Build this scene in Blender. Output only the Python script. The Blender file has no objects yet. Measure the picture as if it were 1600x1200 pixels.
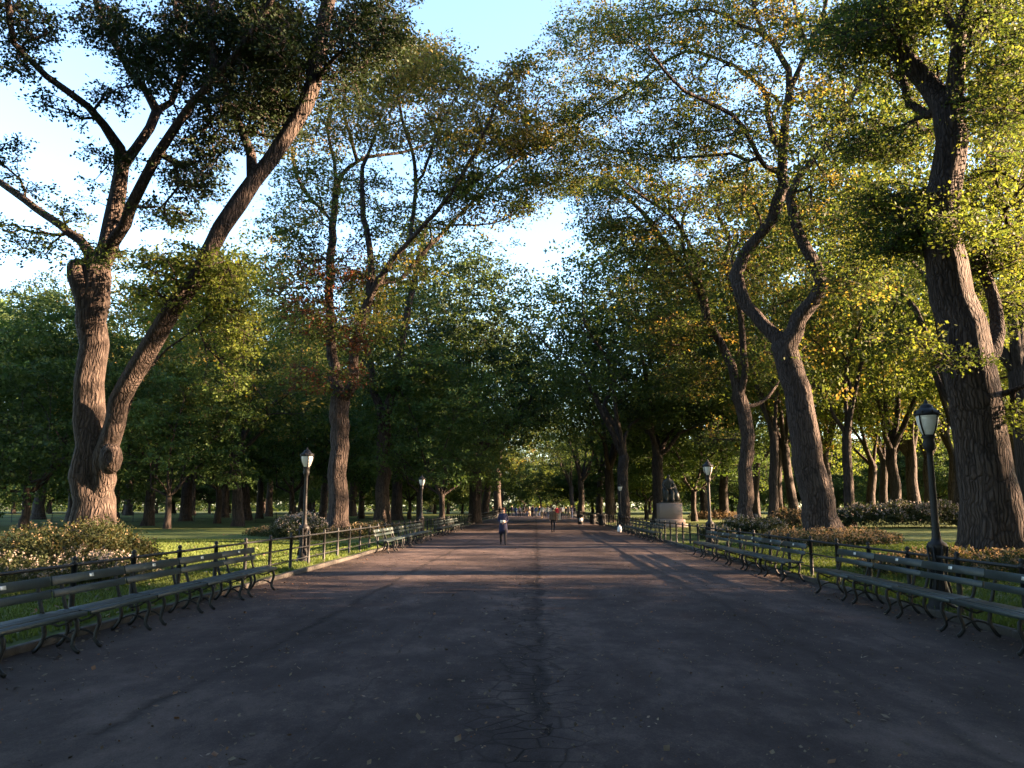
import bpy, bmesh, math, random
import numpy as np
from mathutils import Vector, Matrix, Euler
C = bpy.context.scene
COL = C.collection
R = math.radians
# ------------------------------------------------------------------ camera
CAMH, PITCH, YAW, F = 1.70, 8.65, 1.69, 1256.0
cd = bpy.data.cameras.new('camera'); cam = bpy.data.objects.new('camera', cd); COL.objects.link(cam)
cam.location = (0, 0, CAMH); cam.rotation_euler = (R(90 + PITCH), 0, R(YAW))
cd.sensor_width = 36; cd.lens = F / 1600 * 36; cd.clip_end = 3000; cd.clip_start = 0.1
C.camera = cam
CM = np.array(Euler(cam.rotation_euler).to_matrix())
# ------------------------------------------------------------------ sky and sun
SUN_EL, SUN_BACK = 15.0, -3.0         # low evening sun on the right
sd = Vector((math.cos(R(SUN_EL)) * math.cos(R(SUN_BACK)), -math.cos(R(SUN_EL)) * math.sin(R(SUN_BACK)), math.sin(R(SUN_EL))))
W = bpy.data.worlds.new('World'); C.world = W; W.use_nodes = True
nt = W.node_tree
sky = nt.nodes.new('ShaderNodeTexSky'); sky.sky_type = 'NISHITA'; sky.sun_disc = False
sky.sun_elevation = R(SUN_EL); sky.sun_rotation = math.atan2(sd.x, sd.y)
sky.air_density = 1.0; sky.dust_density = .7; sky.ozone_density = 2.0
nt.links.new(sky.outputs[0], nt.nodes['Background'].inputs[0]); nt.nodes['Background'].inputs[1].default_value = 0.05
sl = bpy.data.lights.new('sun', 'SUN'); sl.energy = 5.0; sl.angle = R(0.5); sl.color = (1.0, 0.66, 0.41)
so = bpy.data.objects.new('sun', sl); COL.objects.link(so)
so.rotation_euler = (-sd).to_track_quat('-Z', 'Y').to_euler(); so.location = (60, -10, 40)
C.view_settings.view_transform = 'Standard'; C.view_settings.look = 'None'
C.view_settings.exposure = 4.1; C.view_settings.gamma = 1.0

# ------------------------------------------------------------------ helpers
def at(px, py, y):
    """the world point at distance y seen at pixel (px, py) of the 1600x1200 photograph"""
    d = CM @ np.array([(px - 800) / F, (600 - py) / F, -1.0])
    t = y / d[1]
    return np.array([d[0] * t, y, CAMH + d[2] * t])
def proj(p):
    v = CM.T @ (np.array(p) - np.array([0, 0, CAMH]))
    return (800 + F * v[0] / -v[2], 600 - F * v[1] / -v[2]) if v[2] < 0 else (1e6, 1e6)
def ss(a, b, x):
    t = np.clip((x - a) / (b - a), 0, 1); return t * t * (3 - 2 * t)
def gz(x, y=20):
    """height of the lawn"""
    return 0.06 + 0.16 * ss(7, 14, np.abs(x)) + 0.05 * np.sin(x * .11 + y * .07)* ss(9, 20, np.abs(x))
def mk(name, V, Fq, mats, parent=None, mi=None, smooth=False, loc=None):
    """one mesh object out of numpy arrays; Fq (n,4) or (n,3) or list of both"""
    me = bpy.data.meshes.new(name)
    V = np.asarray(V, dtype=np.float32)
    groups = [np.asarray(f, dtype=np.int32) for f in (Fq if isinstance(Fq, list) else [Fq]) if len(f)]
    me.vertices.add(len(V)); me.vertices.foreach_set('co', V.ravel())
    nl = sum(g.size for g in groups); nf = sum(len(g) for g in groups)
    me.loops.add(nl); me.loops.foreach_set('vertex_index', np.concatenate([g.ravel() for g in groups]))
    me.polygons.add(nf)
    tot = np.concatenate([np.full(len(g), g.shape[1], np.int32) for g in groups])
    st = np.concatenate([[0], np.cumsum(tot)[:-1]]).astype(np.int32)
    me.polygons.foreach_set('loop_start', st); me.polygons.foreach_set('loop_total', tot)
    for m in (mats if isinstance(mats, (list, tuple)) else [mats]): me.materials.append(m)
    if mi is not None: me.polygons.foreach_set('material_index', np.asarray(mi, dtype=np.int32))
    if smooth: me.polygons.foreach_set('use_smooth', np.ones(nf, bool))
    me.update(calc_edges=True)
    o = bpy.data.objects.new(name, me); COL.objects.link(o)
    if parent: o.parent = parent
    if loc is not None: o.location = loc
    return o
def thing(name, label, cat, loc=(0, 0, 0), rz=0, group=None):
    o = bpy.data.objects.new(name, None); COL.objects.link(o)
    o.location = [float(c) for c in loc]; o.rotation_euler = (0, 0, rz); o['label'] = label; o['category'] = cat
    o.empty_display_size = .3
    if group: o['group'] = group
    return o
def tag(o, label, cat=None, group=None, kind=None):
    o['label'] = label
    if cat: o['category'] = cat
    if group: o['group'] = group
    if kind: o['kind'] = kind
    return o
def struct(o):
    o['kind'] = 'structure'; return o
def dup(root, loc, rz=0, sc=None, label=None, group=None):
    r = root.copy(); COL.objects.link(r); r.location = [float(c) for c in loc]; r.rotation_euler = (0, 0, rz)
    if sc: r.scale = sc if isinstance(sc, (tuple, list)) else (sc, sc, sc)
    if label: r['label'] = label
    if group: r['group'] = group
    for ch in list(root.children):
        c = ch.copy(); COL.objects.link(c); c.parent = r
        for g in ch.children:
            d = g.copy(); COL.objects.link(d); d.parent = c
    return r
class MB:
    """collects boxes, tubes and lathes into one mesh"""
    def __init__(s): s.V = []; s.Q = []; s.T = []; s.n = 0
    def add(s, V, Q=(), T=()):
        s.V.append(np.asarray(V, float));
        if len(Q): s.Q.append(np.asarray(Q) + s.n)
        if len(T): s.T.append(np.asarray(T) + s.n)
        s.n += len(V)
    def box(s, c, d, rot=None, bev=0.0):
        bm = bmesh.new(); bmesh.ops.create_cube(bm, size=1)
        for v in bm.verts: v.co = Vector((v.co.x * d[0], v.co.y * d[1], v.co.z * d[2]))
        if bev: bmesh.ops.bevel(bm, geom=bm.edges[:], offset=bev, segments=1, affect='EDGES', profile=.5)
        M = rot if rot is not None else Matrix.Identity(3)
        bm.verts.index_update()
        V = [tuple(M @ v.co + Vector(c)) for v in bm.verts]
        Q = [[v.index for v in f.verts] for f in bm.faces if len(f.verts) == 4]
        T = [[v.index for v in f.verts] for f in bm.faces if len(f.verts) == 3]
        bm.free(); s.add(V, Q, T)
    def tube(s, pts, rad, n=8, cap=True, sx=1.0, up=(0, 0, 1)):
        pts = np.asarray(pts, float); k = len(pts)
        rad = np.full(k, rad) if np.isscalar(rad) else np.asarray(rad, float)
        V, Q, T = tube_arrays(pts, rad, n, sx=sx, up=up)
        if cap:
            T = list(T)
            for base in (0, (k - 1) * n):
                V = np.vstack([V, V[base:base + n].mean(0)]); c = len(V) - 1
                for i in range(n):
                    a, b = base + i, base + (i + 1) % n
                    T.append((b, a, c) if base == 0 else (a, b, c))
        s.add(V, Q, T)
    def lathe(s, prof, c=(0, 0, 0), n=16, ang=0, sq=None):
        k = len(prof); th = np.arange(n) * 2 * math.pi / n + ang
        V = np.array([[c[0] + r * math.cos(t), c[1] + r * math.sin(t), c[2] + z] for r, z in prof for t in th])
        Q = [(i * n + j, i * n + (j + 1) % n, (i + 1) * n + (j + 1) % n, (i + 1) * n + j) for i in range(k - 1) for j in range(n)]
        s.add(V, Q)
    def build(s, name, mat, parent=None, smooth=False, loc=None):
        fs = []
        if s.Q: fs.append(np.concatenate([np.atleast_2d(q) for q in s.Q]))
        if s.T: fs.append(np.concatenate([np.atleast_2d(t) for t in s.T]))
        return mk(name, np.concatenate(s.V), fs, mat, parent, smooth=smooth, loc=loc)
def tube_arrays(pts, rad, n, lobe=None, sx=1.0, up=None):
    k = len(pts)
    tan = np.gradient(pts, axis=0) if k > 2 else np.repeat([pts[-1] - pts[0]], k, 0)
    tan = tan / (np.linalg.norm(tan, axis=1, keepdims=True) + 1e-9)
    u = np.array([1., 0, 0]) if up is None else np.array(up, float)
    if abs(tan[0] @ u) > .95: u = np.array([0, 1., 0])
    if up is not None and abs(tan[0] @ u) > .95: u = np.array([1., 0, 0])
    th = np.arange(n) * 2 * math.pi / n
    ct, st = np.cos(th), np.sin(th)
    V = np.empty((k, n, 3))
    for i in range(k):
        u = u - tan[i] * (u @ tan[i]); u /= np.linalg.norm(u) + 1e-9
        w = np.cross(tan[i], u)
        rr = rad[i] if lobe is None else rad[i] * lobe(i, th)
        V[i] = pts[i] + np.outer(ct * rr * sx, u) + np.outer(st * rr, w)
    i, j = np.meshgrid(np.arange(k - 1), np.arange(n), indexing='ij')
    j2 = (j + 1) % n
    Q = np.stack([i * n + j, i * n + j2, (i + 1) * n + j2, (i + 1) * n + j], -1).reshape(-1, 4)
    return V.reshape(-1, 3), Q, []
def catmull(P, step):
    P = np.asarray(P, float); out = []
    if len(P) == 2:
        m = max(2, int(np.linalg.norm(P[1, :3] - P[0, :3]) / step) + 1)
        return np.array([P[0] + (P[1] - P[0]) * t for t in np.linspace(0, 1, m)])
    E = np.vstack([2 * P[0] - P[1], P, 2 * P[-1] - P[-2]])
    for i in range(1, len(E) - 2):
        p0, p1, p2, p3 = E[i - 1:i + 3]
        m = max(1, int(np.linalg.norm(p2[:3] - p1[:3]) / step))
        for t in np.arange(m) / m:
            out.append(.5 * ((2 * p1) + (-p0 + p2) * t + (2 * p0 - 5 * p1 + 4 * p2 - p3) * t * t + (-p0 + 3 * p1 - 3 * p2 + p3) * t ** 3))
    out.append(P[-1]); return np.array(out)

# ------------------------------------------------------------------ materials
def newmat(name):
    m = bpy.data.materials.new(name); m.use_nodes = True
    n = m.node_tree.nodes; return m, n, m.node_tree.links, n['Principled BSDF'], n['Material Output']
def ramp(n, cols, pos=None, interp='LINEAR'):
    r = n.new('ShaderNodeValToRGB'); e = r.color_ramp; e.interpolation = interp
    pos = pos or [i / (len(cols) - 1) for i in range(len(cols))]
    while len(e.elements) < len(cols): e.elements.new(.5)
    for el, c, p in zip(e.elements, cols, pos): el.position = p; el.color = (*c, 1)
    return r
def noise(n, l, scale, detail=4, rough=.6, vec=None, mapscale=None, coord='Object', out=0):
    t = n.new('ShaderNodeTexNoise'); t.inputs['Scale'].default_value = scale
    t.inputs['Detail'].default_value = detail; t.inputs['Roughness'].default_value = rough
    if vec is None:
        tc = n.new('ShaderNodeTexCoord'); vec = tc.outputs[coord]
    if mapscale:
        mp = n.new('ShaderNodeMapping'); mp.inputs['Scale'].default_value = mapscale
        l.new(vec, mp.inputs[0]); vec = mp.outputs[0]
    l.new(vec, t.inputs['Vector']); return t
def plain(name, c, rough=.6, spec=.4, metal=0, var=.25, scale=8, bump=0):
    m, n, l, b, o = newmat(name)
    t = noise(n, l, scale); r = ramp(n, [tuple(x * (1 - var) for x in c), tuple(min(1, x * (1 + var)) for x in c)], [.3, .7])
    l.new(t.outputs[0], r.inputs[0]); l.new(r.outputs[0], b.inputs['Base Color'])
    b.inputs['Roughness'].default_value = rough; b.inputs['Metallic'].default_value = metal
    b.inputs['Specular IOR Level'].default_value = spec
    if bump:
        t2 = noise(n, l, scale * 6); bp = n.new('ShaderNodeBump'); bp.inputs['Strength'].default_value = .6; bp.inputs['Distance'].default_value = bump
        l.new(t2.outputs[0], bp.inputs['Height']); l.new(bp.outputs[0], b.inputs['Normal'])
    return m
def leafmat(name, cols, trans=.42, tcol=(1.25, 1.2, .55), patch=.3, rough=.5):
    m, n, l, b, o = newmat(name)
    g = n.new('ShaderNodeNewGeometry'); r = ramp(n, cols)
    t = noise(n, l, patch, 3, .6)
    mx = n.new('ShaderNodeMath'); mx.operation = 'MULTIPLY_ADD'; mx.inputs[1].default_value = 1.5; mx.inputs[2].default_value = -.6
    l.new(t.outputs[0], mx.inputs[0])
    ad = n.new('ShaderNodeMath'); ad.operation = 'MULTIPLY_ADD'; ad.inputs[1].default_value = .6; ad.use_clamp = True
    l.new(g.outputs['Random Per Island'], ad.inputs[0]); l.new(mx.outputs[0], ad.inputs[2])
    l.new(ad.outputs[0], r.inputs[0]); l.new(r.outputs[0], b.inputs['Base Color'])
    b.inputs['Roughness'].default_value = .65; b.inputs['Specular IOR Level'].default_value = .12
    tr = n.new('ShaderNodeBsdfTranslucent'); mc = n.new('ShaderNodeMix'); mc.data_type = 'RGBA'; mc.blend_type = 'MULTIPLY'
    mc.inputs[0].default_value = 1; l.new(r.outputs[0], mc.inputs[6]); mc.inputs[7].default_value = (*tcol, 1)
    l.new(mc.outputs[2], tr.inputs[0])
    ms = n.new('ShaderNodeMixShader'); ms.inputs[0].default_value = trans
    l.new(b.outputs[0], ms.inputs[1]); l.new(tr.outputs[0], ms.inputs[2]); l.new(ms.outputs[0], o.inputs[0])
    return m
def barkmat(name, c1, c2, sc=1.0, depth=.075):
    m, n, l, b, o = newmat(name)
    tc = n.new('ShaderNodeTexCoord')
    t = noise(n, l, 9 * sc, 5, .65, vec=tc.outputs['Object'], mapscale=(1, 1, .13))
    v = n.new('ShaderNodeTexVoronoi'); v.feature = 'DISTANCE_TO_EDGE'; v.inputs['Scale'].default_value = 11 * sc
    mp = n.new('ShaderNodeMapping'); mp.inputs['Scale'].default_value = (1, 1, .11); l.new(tc.outputs['Object'], mp.inputs[0])
    dn = noise(n, l, 2.0, 2, .5, vec=tc.outputs['Object'])
    va = n.new('ShaderNodeVectorMath'); va.operation = 'MULTIPLY_ADD'; l.new(dn.outputs['Color'], va.inputs[0]); va.inputs[1].default_value = (.22, .22, .22); l.new(mp.outputs[0], va.inputs[2])
    l.new(va.outputs[0], v.inputs['Vector'])
    vr = ramp(n, [(0, 0, 0), (1, 1, 1)], [0, .28]); l.new(v.outputs['Distance'], vr.inputs[0])
    mm = n.new('ShaderNodeMath'); mm.operation = 'MULTIPLY_ADD'; l.new(vr.outputs[0], mm.inputs[0]); mm.inputs[1].default_value = .6; l.new(t.outputs[0], mm.inputs[2])
    big = noise(n, l, .9, 3, .6, vec=tc.outputs['Object'])
    r = ramp(n, [c1, c2], [.35, 1.0]); 
    ad = n.new('ShaderNodeMath'); ad.operation = 'MULTIPLY_ADD'; l.new(big.outputs[0], ad.inputs[0]); ad.inputs[1].default_value = .5; ad.inputs[2].default_value = -.25
    a2 = n.new('ShaderNodeMath'); l.new(ad.outputs[0], a2.inputs[0]); l.new(mm.outputs[0], a2.inputs[1])
    l.new(a2.outputs[0], r.inputs[0]); l.new(r.outputs[0], b.inputs['Base Color'])
    b.inputs['Roughness'].default_value = .9; b.inputs['Specular IOR Level'].default_value = .15
    bp = n.new('ShaderNodeBump'); bp.inputs['Strength'].default_value = 1; bp.inputs['Distance'].default_value = depth
    l.new(mm.outputs[0], bp.inputs['Height']); l.new(bp.outputs[0], b.inputs['Normal'])
    return m
BARK = barkmat('elm_bark', (.012, .0095, .009), (.06, .046, .039))
BARK_FAR = barkmat('distant_bark', (.012, .010, .0095), (.045, .036, .031), .7, .04)
L_SHADE = leafmat('shade_toned_leaves', [(.012, .022, .010), (.018, .032, .013), (.026, .04, .013)], .22)  # darker copy of the leaf green, the crown's shade put into its colour
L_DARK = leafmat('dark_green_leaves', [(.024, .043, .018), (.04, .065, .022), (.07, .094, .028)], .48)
L_ELM = leafmat('elm_leaves', [(.034, .056, .02), (.055, .083, .026), (.09, .112, .032), (.14, .125, .04)], .54)
L_YEL = leafmat('yellowing_leaves', [(.07, .085, .026), (.13, .12, .035), (.22, .16, .05), (.28, .16, .075)], .5)
L_RUST = leafmat('rusty_leaves', [(.03, .03, .012), (.07, .035, .016), (.12, .045, .022), (.05, .045, .015)], .4, (1.2, .8, .5))
L_MAPLE = leafmat('maple_leaves', [(.03, .06, .022), (.05, .088, .028), (.08, .118, .034)], .42)
L_GOLD = leafmat('sun_toned_leaves', [(.065, .1, .024), (.105, .14, .032), (.15, .158, .046)], .5)  # brighter yellow-green copy, sunlight put into the leaf colour
IRON = plain('black_iron', (.007, .008, .009), .55, .3, 0, .3, 20)
LAMPIRON = plain('lamp_iron', (.006, .006, .007), .6, .3, 0, .3, 15)
GREENW = plain('bench_green_paint', (.010, .019, .019), .45, .4, 0, .35, 14, .002)
PLAQUE = plain('steel_plaque', (.55, .55, .52), .3, .5, .5)
GLASSY = plain('frosted_globe', (.55, .55, .52), .25, .6, 0, .1)
GRANITE = plain('pink_granite', (.15, .115, .1), .5, .4, 0, .2, 30, .003)
BRONZE = plain('dark_bronze', (.02, .022, .02), .45, .5, .3, .4, 5)
STONE = plain('kerb_stone', (.035, .032, .029), .8, .3, 0, .35, 6, .01)

# ground materials
def asphalt():
    m, n, l, b, o = newmat('asphalt')
    tc = n.new('ShaderNodeTexCoord'); sp = n.new('ShaderNodeSeparateXYZ'); l.new(tc.outputs['Object'], sp.inputs[0])
    def math_(op, a, bb=None, c=None, clamp=False):
        q = n.new('ShaderNodeMath'); q.operation = op; q.use_clamp = clamp
        for i, v in enumerate((a, bb, c)):
            if v is None: continue
            if isinstance(v, (int, float)): q.inputs[i].default_value = v
            else: l.new(v, q.inputs[i])
        return q.outputs[0]
    big = noise(n, l, .35, 4, .6, vec=tc.outputs['Object'], mapscale=(1, .35, 1))
    mid = noise(n, l, 1.6, 6, .75, vec=tc.outputs['Object'], mapscale=(1, .55, 1))
    fine = noise(n, l, 70, 3, .7, vec=tc.outputs['Object'])
    r = ramp(n, [(.021, .0158, .0148), (.052, .0395, .0375), (.13, .099, .087)], [.38, .5, .64])
    s = math_('ADD', math_('MULTIPLY', big.outputs[0], .4), math_('MULTIPLY', mid.outputs[0], .4))
    s = math_('ADD', s, math_('MULTIPLY', fine.outputs[0], .2)); l.new(s, r.inputs[0])
    # long seams between the paving lanes
    wob = noise(n, l, .5, 4, .6, vec=tc.outputs['Object'])
    wf = noise(n, l, 5, 4, .7, vec=tc.outputs['Object'])
    xw = math_('ADD', sp.outputs[0], math_('MULTIPLY_ADD', wob.outputs[0], .5, -.25))
    xw = math_('ADD', xw, math_('MULTIPLY_ADD', wf.outputs[0], .16, -.08))
    tot = None
    for cx, w, st in ((-3.25, .13, .8), (0.02, .12, .9), (3.2, .12, .5), (-1.6, .03, .35), (4.7, .04, .4)):
        d = math_('ABSOLUTE', math_('SUBTRACT', xw, cx))
        e = math_('SUBTRACT', 1.0, math_('DIVIDE', d, w), None, True)
        e = math_('MULTIPLY', e, st); tot = e if tot is None else math_('MAXIMUM', tot, e)
    br = math_('MULTIPLY_ADD', mid.outputs[0], 7.0, -3.0, True)
    crack = math_('MULTIPLY', tot, br, None, True)
    # fine alligator cracks near the middle seam
    vo = n.new('ShaderNodeTexVoronoi'); vo.feature = 'DISTANCE_TO_EDGE'; vo.inputs['Scale'].default_value = 3.5
    l.new(tc.outputs['Object'], vo.inputs['Vector'])
    vc = math_('SUBTRACT', 1.0, math_('DIVIDE', vo.outputs['Distance'], .06), None, True)
    near = math_('SUBTRACT', 1.0, math_('DIVIDE', math_('ABSOLUTE', math_('ADD', xw, .05)), .75), None, True)
    vcm = math_('MULTIPLY', math_('MULTIPLY', vc, near, None, True), .8)
    allc = math_('MAXIMUM', crack, vcm)
    pv = n.new('ShaderNodeTexVoronoi'); pv.inputs['Scale'].default_value = 1.7; l.new(tc.outputs['Object'], pv.inputs['Vector'])
    ps = n.new('ShaderNodeSeparateColor'); l.new(pv.outputs['Color'], ps.inputs[0])
    pn = math_('SUBTRACT', 1.0, math_('MULTIPLY', math_('ABSOLUTE', math_('SUBTRACT', math_('ABSOLUTE', math_('ADD', xw, .05)), 0.0)), 3.0), None, True)
    pm = math_('MULTIPLY', math_('GREATER_THAN', math_('ADD', pn, math_('MULTIPLY', wf.outputs[0], .5)), .78), 1.0)
    pf = math_('MULTIPLY', pm, math_('MULTIPLY_ADD', ps.outputs[0], 1.6, -.8, True))
    pmix = n.new('ShaderNodeMix'); pmix.data_type = 'RGBA'; l.new(pf, pmix.inputs[0]); l.new(r.outputs[0], pmix.inputs[6]); pmix.inputs[7].default_value = (.010, .008, .0085, 1)
    mixc = n.new('ShaderNodeMix'); mixc.data_type = 'RGBA'; l.new(allc, mixc.inputs[0]); l.new(pmix.outputs[2], mixc.inputs[6]); mixc.inputs[7].default_value = (.003, .0027, .0028, 1)
    # paler gravelly dirt at both edges of the path
    ed = math_('SUBTRACT', math_('ABSOLUTE', sp.outputs[0]), 4.6)
    ed = math_('MULTIPLY', math_('ADD', ed, math_('MULTIPLY_ADD', mid.outputs[0], 1.6, -.8)), .9, None, True)
    m2 = n.new('ShaderNodeMix'); m2.data_type = 'RGBA'; l.new(math_('MULTIPLY', ed, .5), m2.inputs[0]); l.new(mixc.outputs[2], m2.inputs[6]); m2.inputs[7].default_value = (.03, .024, .02, 1)
    l.new(m2.outputs[2], b.inputs['Base Color'])
    b.inputs['Roughness'].default_value = .9; b.inputs['Specular IOR Level'].default_value = .1
    bp = n.new('ShaderNodeBump'); bp.inputs['Strength'].default_value = .7; bp.inputs['Distance'].default_value = .012
    h = math_('SUBTRACT', math_('MULTIPLY', fine.outputs[0], .5), math_('ADD', math_('MULTIPLY', allc, 1.5), pf)); h = math_('ADD', h, math_('MULTIPLY', mid.outputs[0], .8))
    l.new(h, bp.inputs['Height']); l.new(bp.outputs[0], b.inputs['Normal'])
    return m
ASPH = asphalt()
def grassmat():
    m, n, l, b, o = newmat('lawn_grass')
    a = noise(n, l, .5, 5, .65); c = noise(n, l, 18, 4, .7)
    q = n.new('ShaderNodeMath'); q.operation = 'MULTIPLY_ADD'; q.inputs[1].default_value = .55; l.new(a.outputs[0], q.inputs[0])
    q2 = n.new('ShaderNodeMath'); q2.operation = 'MULTIPLY'; q2.inputs[1].default_value = .45; l.new(c.outputs[0], q2.inputs[0]); l.new(q2.outputs[0], q.inputs[2])
    r = ramp(n, [(.045, .042, .022), (.058, .08, .022), (.09, .115, .034)], [.32, .48, .66]); l.new(q.outputs[0], r.inputs[0])
    l.new(r.outputs[0], b.inputs['Base Color']); b.inputs['Roughness'].default_value = .95; b.inputs['Specular IOR Level'].default_value = .1
    bp = n.new('ShaderNodeBump'); bp.inputs['Distance'].default_value = .05; bp.inputs['Strength'].default_value = .8
    l.new(c.outputs[0], bp.inputs['Height']); l.new(bp.outputs[0], b.inputs['Normal']); return m
GRASS = grassmat()
BLADE = leafmat('grass_blades', [(.05, .07, .02), (.07, .105, .026), (.11, .13, .04)], .4)
SOIL = plain('forest_soil', (.05, .042, .028), .95, .1, 0, .4, 2, .03)

# ------------------------------------------------------------------ ground
PL, PR = -6.05, 6.25
def grid(name, xs, ys, zf, mat):
    X, Y = np.meshgrid(xs, ys, indexing='ij'); Z = zf(X, Y)
    V = np.stack([X, Y, Z], -1).reshape(-1, 3); a, b = len(xs), len(ys)
    i, j = np.meshgrid(np.arange(a - 1), np.arange(b - 1), indexing='ij')
    Q = np.stack([i * b + j, (i + 1) * b + j, (i + 1) * b + j + 1, i * b + j + 1], -1).reshape(-1, 4)
    return mk(name, V, Q, mat, smooth=True)
struct(grid('ground', np.array([-1500, -400, 0, 400, 1500.]), np.array([-1500, -200, 0, 300, 1800.]), lambda x, y: x * 0 - .15, SOIL))
struct(grid('path', np.linspace(PL - .02, PR + .02, 26), np.linspace(-60, 330, 200), lambda x, y: .012 * np.sin(x * 1.3) * np.sin(y * .31) - .012 + .01, ASPH))
xs = np.concatenate([np.linspace(6.2, 16, 22), np.linspace(17, 60, 24), np.array([80, 120, 200, 320.])]); ys = np.concatenate([np.linspace(-60, 90, 120), np.linspace(95, 330, 30)])
struct(grid('lawn', (PL - .06) - (xs - 6.2)[::-1], ys, lambda x, y: gz(x, y), GRASS))
struct(grid('lawn', (PR + .06) + (xs - 6.2), ys, lambda x, y: gz(x, y), GRASS))
for sx, x0 in ((-1, PL), (1, PR)):
    m = MB(); rr = random.Random(3 + sx); y = -10.0
    while y < 200:
        ln = rr.uniform(1.3, 2.1)
        m.box((x0 + sx * .05 + rr.uniform(-.012, .012), y + ln / 2, .02 + rr.uniform(-.008, .008)), (.11, ln - .012, .14), bev=.012); y += ln
    struct(m.build('kerb', STONE))

# ------------------------------------------------------------------ trees
TW = {}
def twig_arrays(cen, D, rad, r0):
    n, k, _ = D.shape; A = np.repeat(cen, k, 0); d = D.reshape(-1, 3) * rad * .95; d[:, 2] -= rad * .09; B = A + d
    u = np.cross(d, [0.3, 0.2, 1.0]); u /= np.linalg.norm(u, axis=1, keepdims=True) + 1e-9; w = np.cross(d, u); w /= np.linalg.norm(w, axis=1, keepdims=True) + 1e-9
    V = np.stack([P + (u * math.cos(a) + w * math.sin(a)) * r for P, r in ((A, r0), (B, r0 * .35)) for a in (0, 2.094, 4.189)], 1).reshape(-1, 3)
    i = np.arange(len(A))[:, None] * 6; Q = np.concatenate([i + np.array([[0, 1, 4, 3]]), i + np.array([[1, 2, 5, 4]]), i + np.array([[2, 0, 3, 5]])])
    return V, Q
def leaf_arrays(cen, rng, per, rad, size, flat=.55, sprays=5, up=.75, droop=.15):
    n = len(cen)
    if n == 0: return np.zeros((0, 3)), np.zeros((0, 4), int), np.zeros(0, int)
    D = rng.normal(size=(n, sprays, 3)); D[..., 2] *= flat; D /= np.linalg.norm(D, axis=2, keepdims=True) + 1e-6
    D[..., 2] *= flat
    k = max(1, per // sprays); TW['D'] = D
    t = rng.uniform(0.05, 1, (n, sprays, k)) ** .8
    P = cen[:, None, None, :] + D[:, :, None, :] * (t * rad)[..., None] + rng.normal(size=(n, sprays, k, 3)) * rad * np.array([.12, .12, .07])
    P[..., 2] -= t * rad * .1
    T = D[:, :, None, :] + rng.normal(size=(n, sprays, k, 3)) * .8
    T = T.reshape(-1, 3); P = P.reshape(-1, 3)
    T[:, 2] -= droop; T /= np.linalg.norm(T, axis=1, keepdims=True) + 1e-6
    N = rng.normal(size=T.shape) * up + np.array([0, 0, 1.0])
    B = np.cross(N, T); B /= np.linalg.norm(B, axis=1, keepdims=True) + 1e-6
    L = (size * rng.uniform(.5, 1.45, len(P)))[:, None]
    V = np.stack([P, P + T * L * .5 + B * L * .33, P + T * L, P + T * L * .5 - B * L * .33], 1).reshape(-1, 3)
    Q = np.arange(len(P) * 4).reshape(-1, 4)
    return V, Q, np.repeat(np.arange(n), sprays * k)
def skeleton(limbs, targets, rng, seg=.55, rtip=.011, expo=.5, wob=.05):
    cap = 60000
    P = np.zeros((cap, 3)); D = np.zeros((cap, 3)); par = np.full(cap, -1); rm = np.zeros(cap); n = 0
    for li, L in enumerate(limbs):
        c = catmull(L, seg)
        if li == 0: prev = -1; start = 0
        else:
            prev = int(np.argmin(((P[:n] - c[0, :3]) ** 2).sum(1))); start = 1
        for k in range(start, len(c)):
            p = c[k, :3] + (rng.normal(size=3) * wob * min(1, c[k, 3] * 3) if 0 < k < len(c) - 1 else 0)
            P[n] = p; rm[n] = c[k, 3]; par[n] = prev
            d = p - P[prev] if prev >= 0 else np.array([0, 0, 1.]); D[n] = d / (np.linalg.norm(d) + 1e-6)
            prev = n; n += 1
    nl = n
    ends = []
    if len(targets):
        dist = np.array([((P[:nl] - t) ** 2).sum(1).min() for t in targets]); order = np.argsort(dist)
        h0 = P[:nl, 2].min() + 2.2
        for ti in order:
            t = targets[ti]; v = t - P[:n]; d = np.linalg.norm(v, axis=1) + 1e-6
            cos = (v * D[:n]).sum(1) / d
            cost = d * (1.3 - .5 * cos) + (P[:n, 2] < h0) * 50
            j = int(np.argmin(cost)); d = d[j]; m = max(1, int(math.ceil(d / seg)))
            c1 = P[j] + D[j] * d * .35 + np.array([0, 0, .08 * d])
            prev = j
            for k in range(1, m + 1):
                s = k / m; q = (1 - s) ** 2 * P[j] + 2 * s * (1 - s) * c1 + s * s * t
                if k < m: q = q + rng.normal(size=3) * .05 * seg
                P[n] = q; par[n] = prev; dd = q - P[prev]; D[n] = dd / (np.linalg.norm(dd) + 1e-6); rm[n] = 0
                prev = n; n += 1
            ends.append(prev)
            if n > cap - 200: break
    P = P[:n]; par = par[:n]; rm = rm[:n]
    cnt = np.zeros(n); has = np.zeros(n, bool); has[par[par >= 0]] = True; cnt[~has] = 1
    for i in range(n - 1, 0, -1):
        if par[i] >= 0: cnt[par[i]] += cnt[i]
    r = rtip * cnt ** expo
    r = np.where(rm > 0, np.maximum(rm, rtip), r)
    for i in range(n):
        if par[i] >= 0 and rm[i] == 0: r[i] = min(r[i], r[par[i]] * .85)
    return P, par, r
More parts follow.
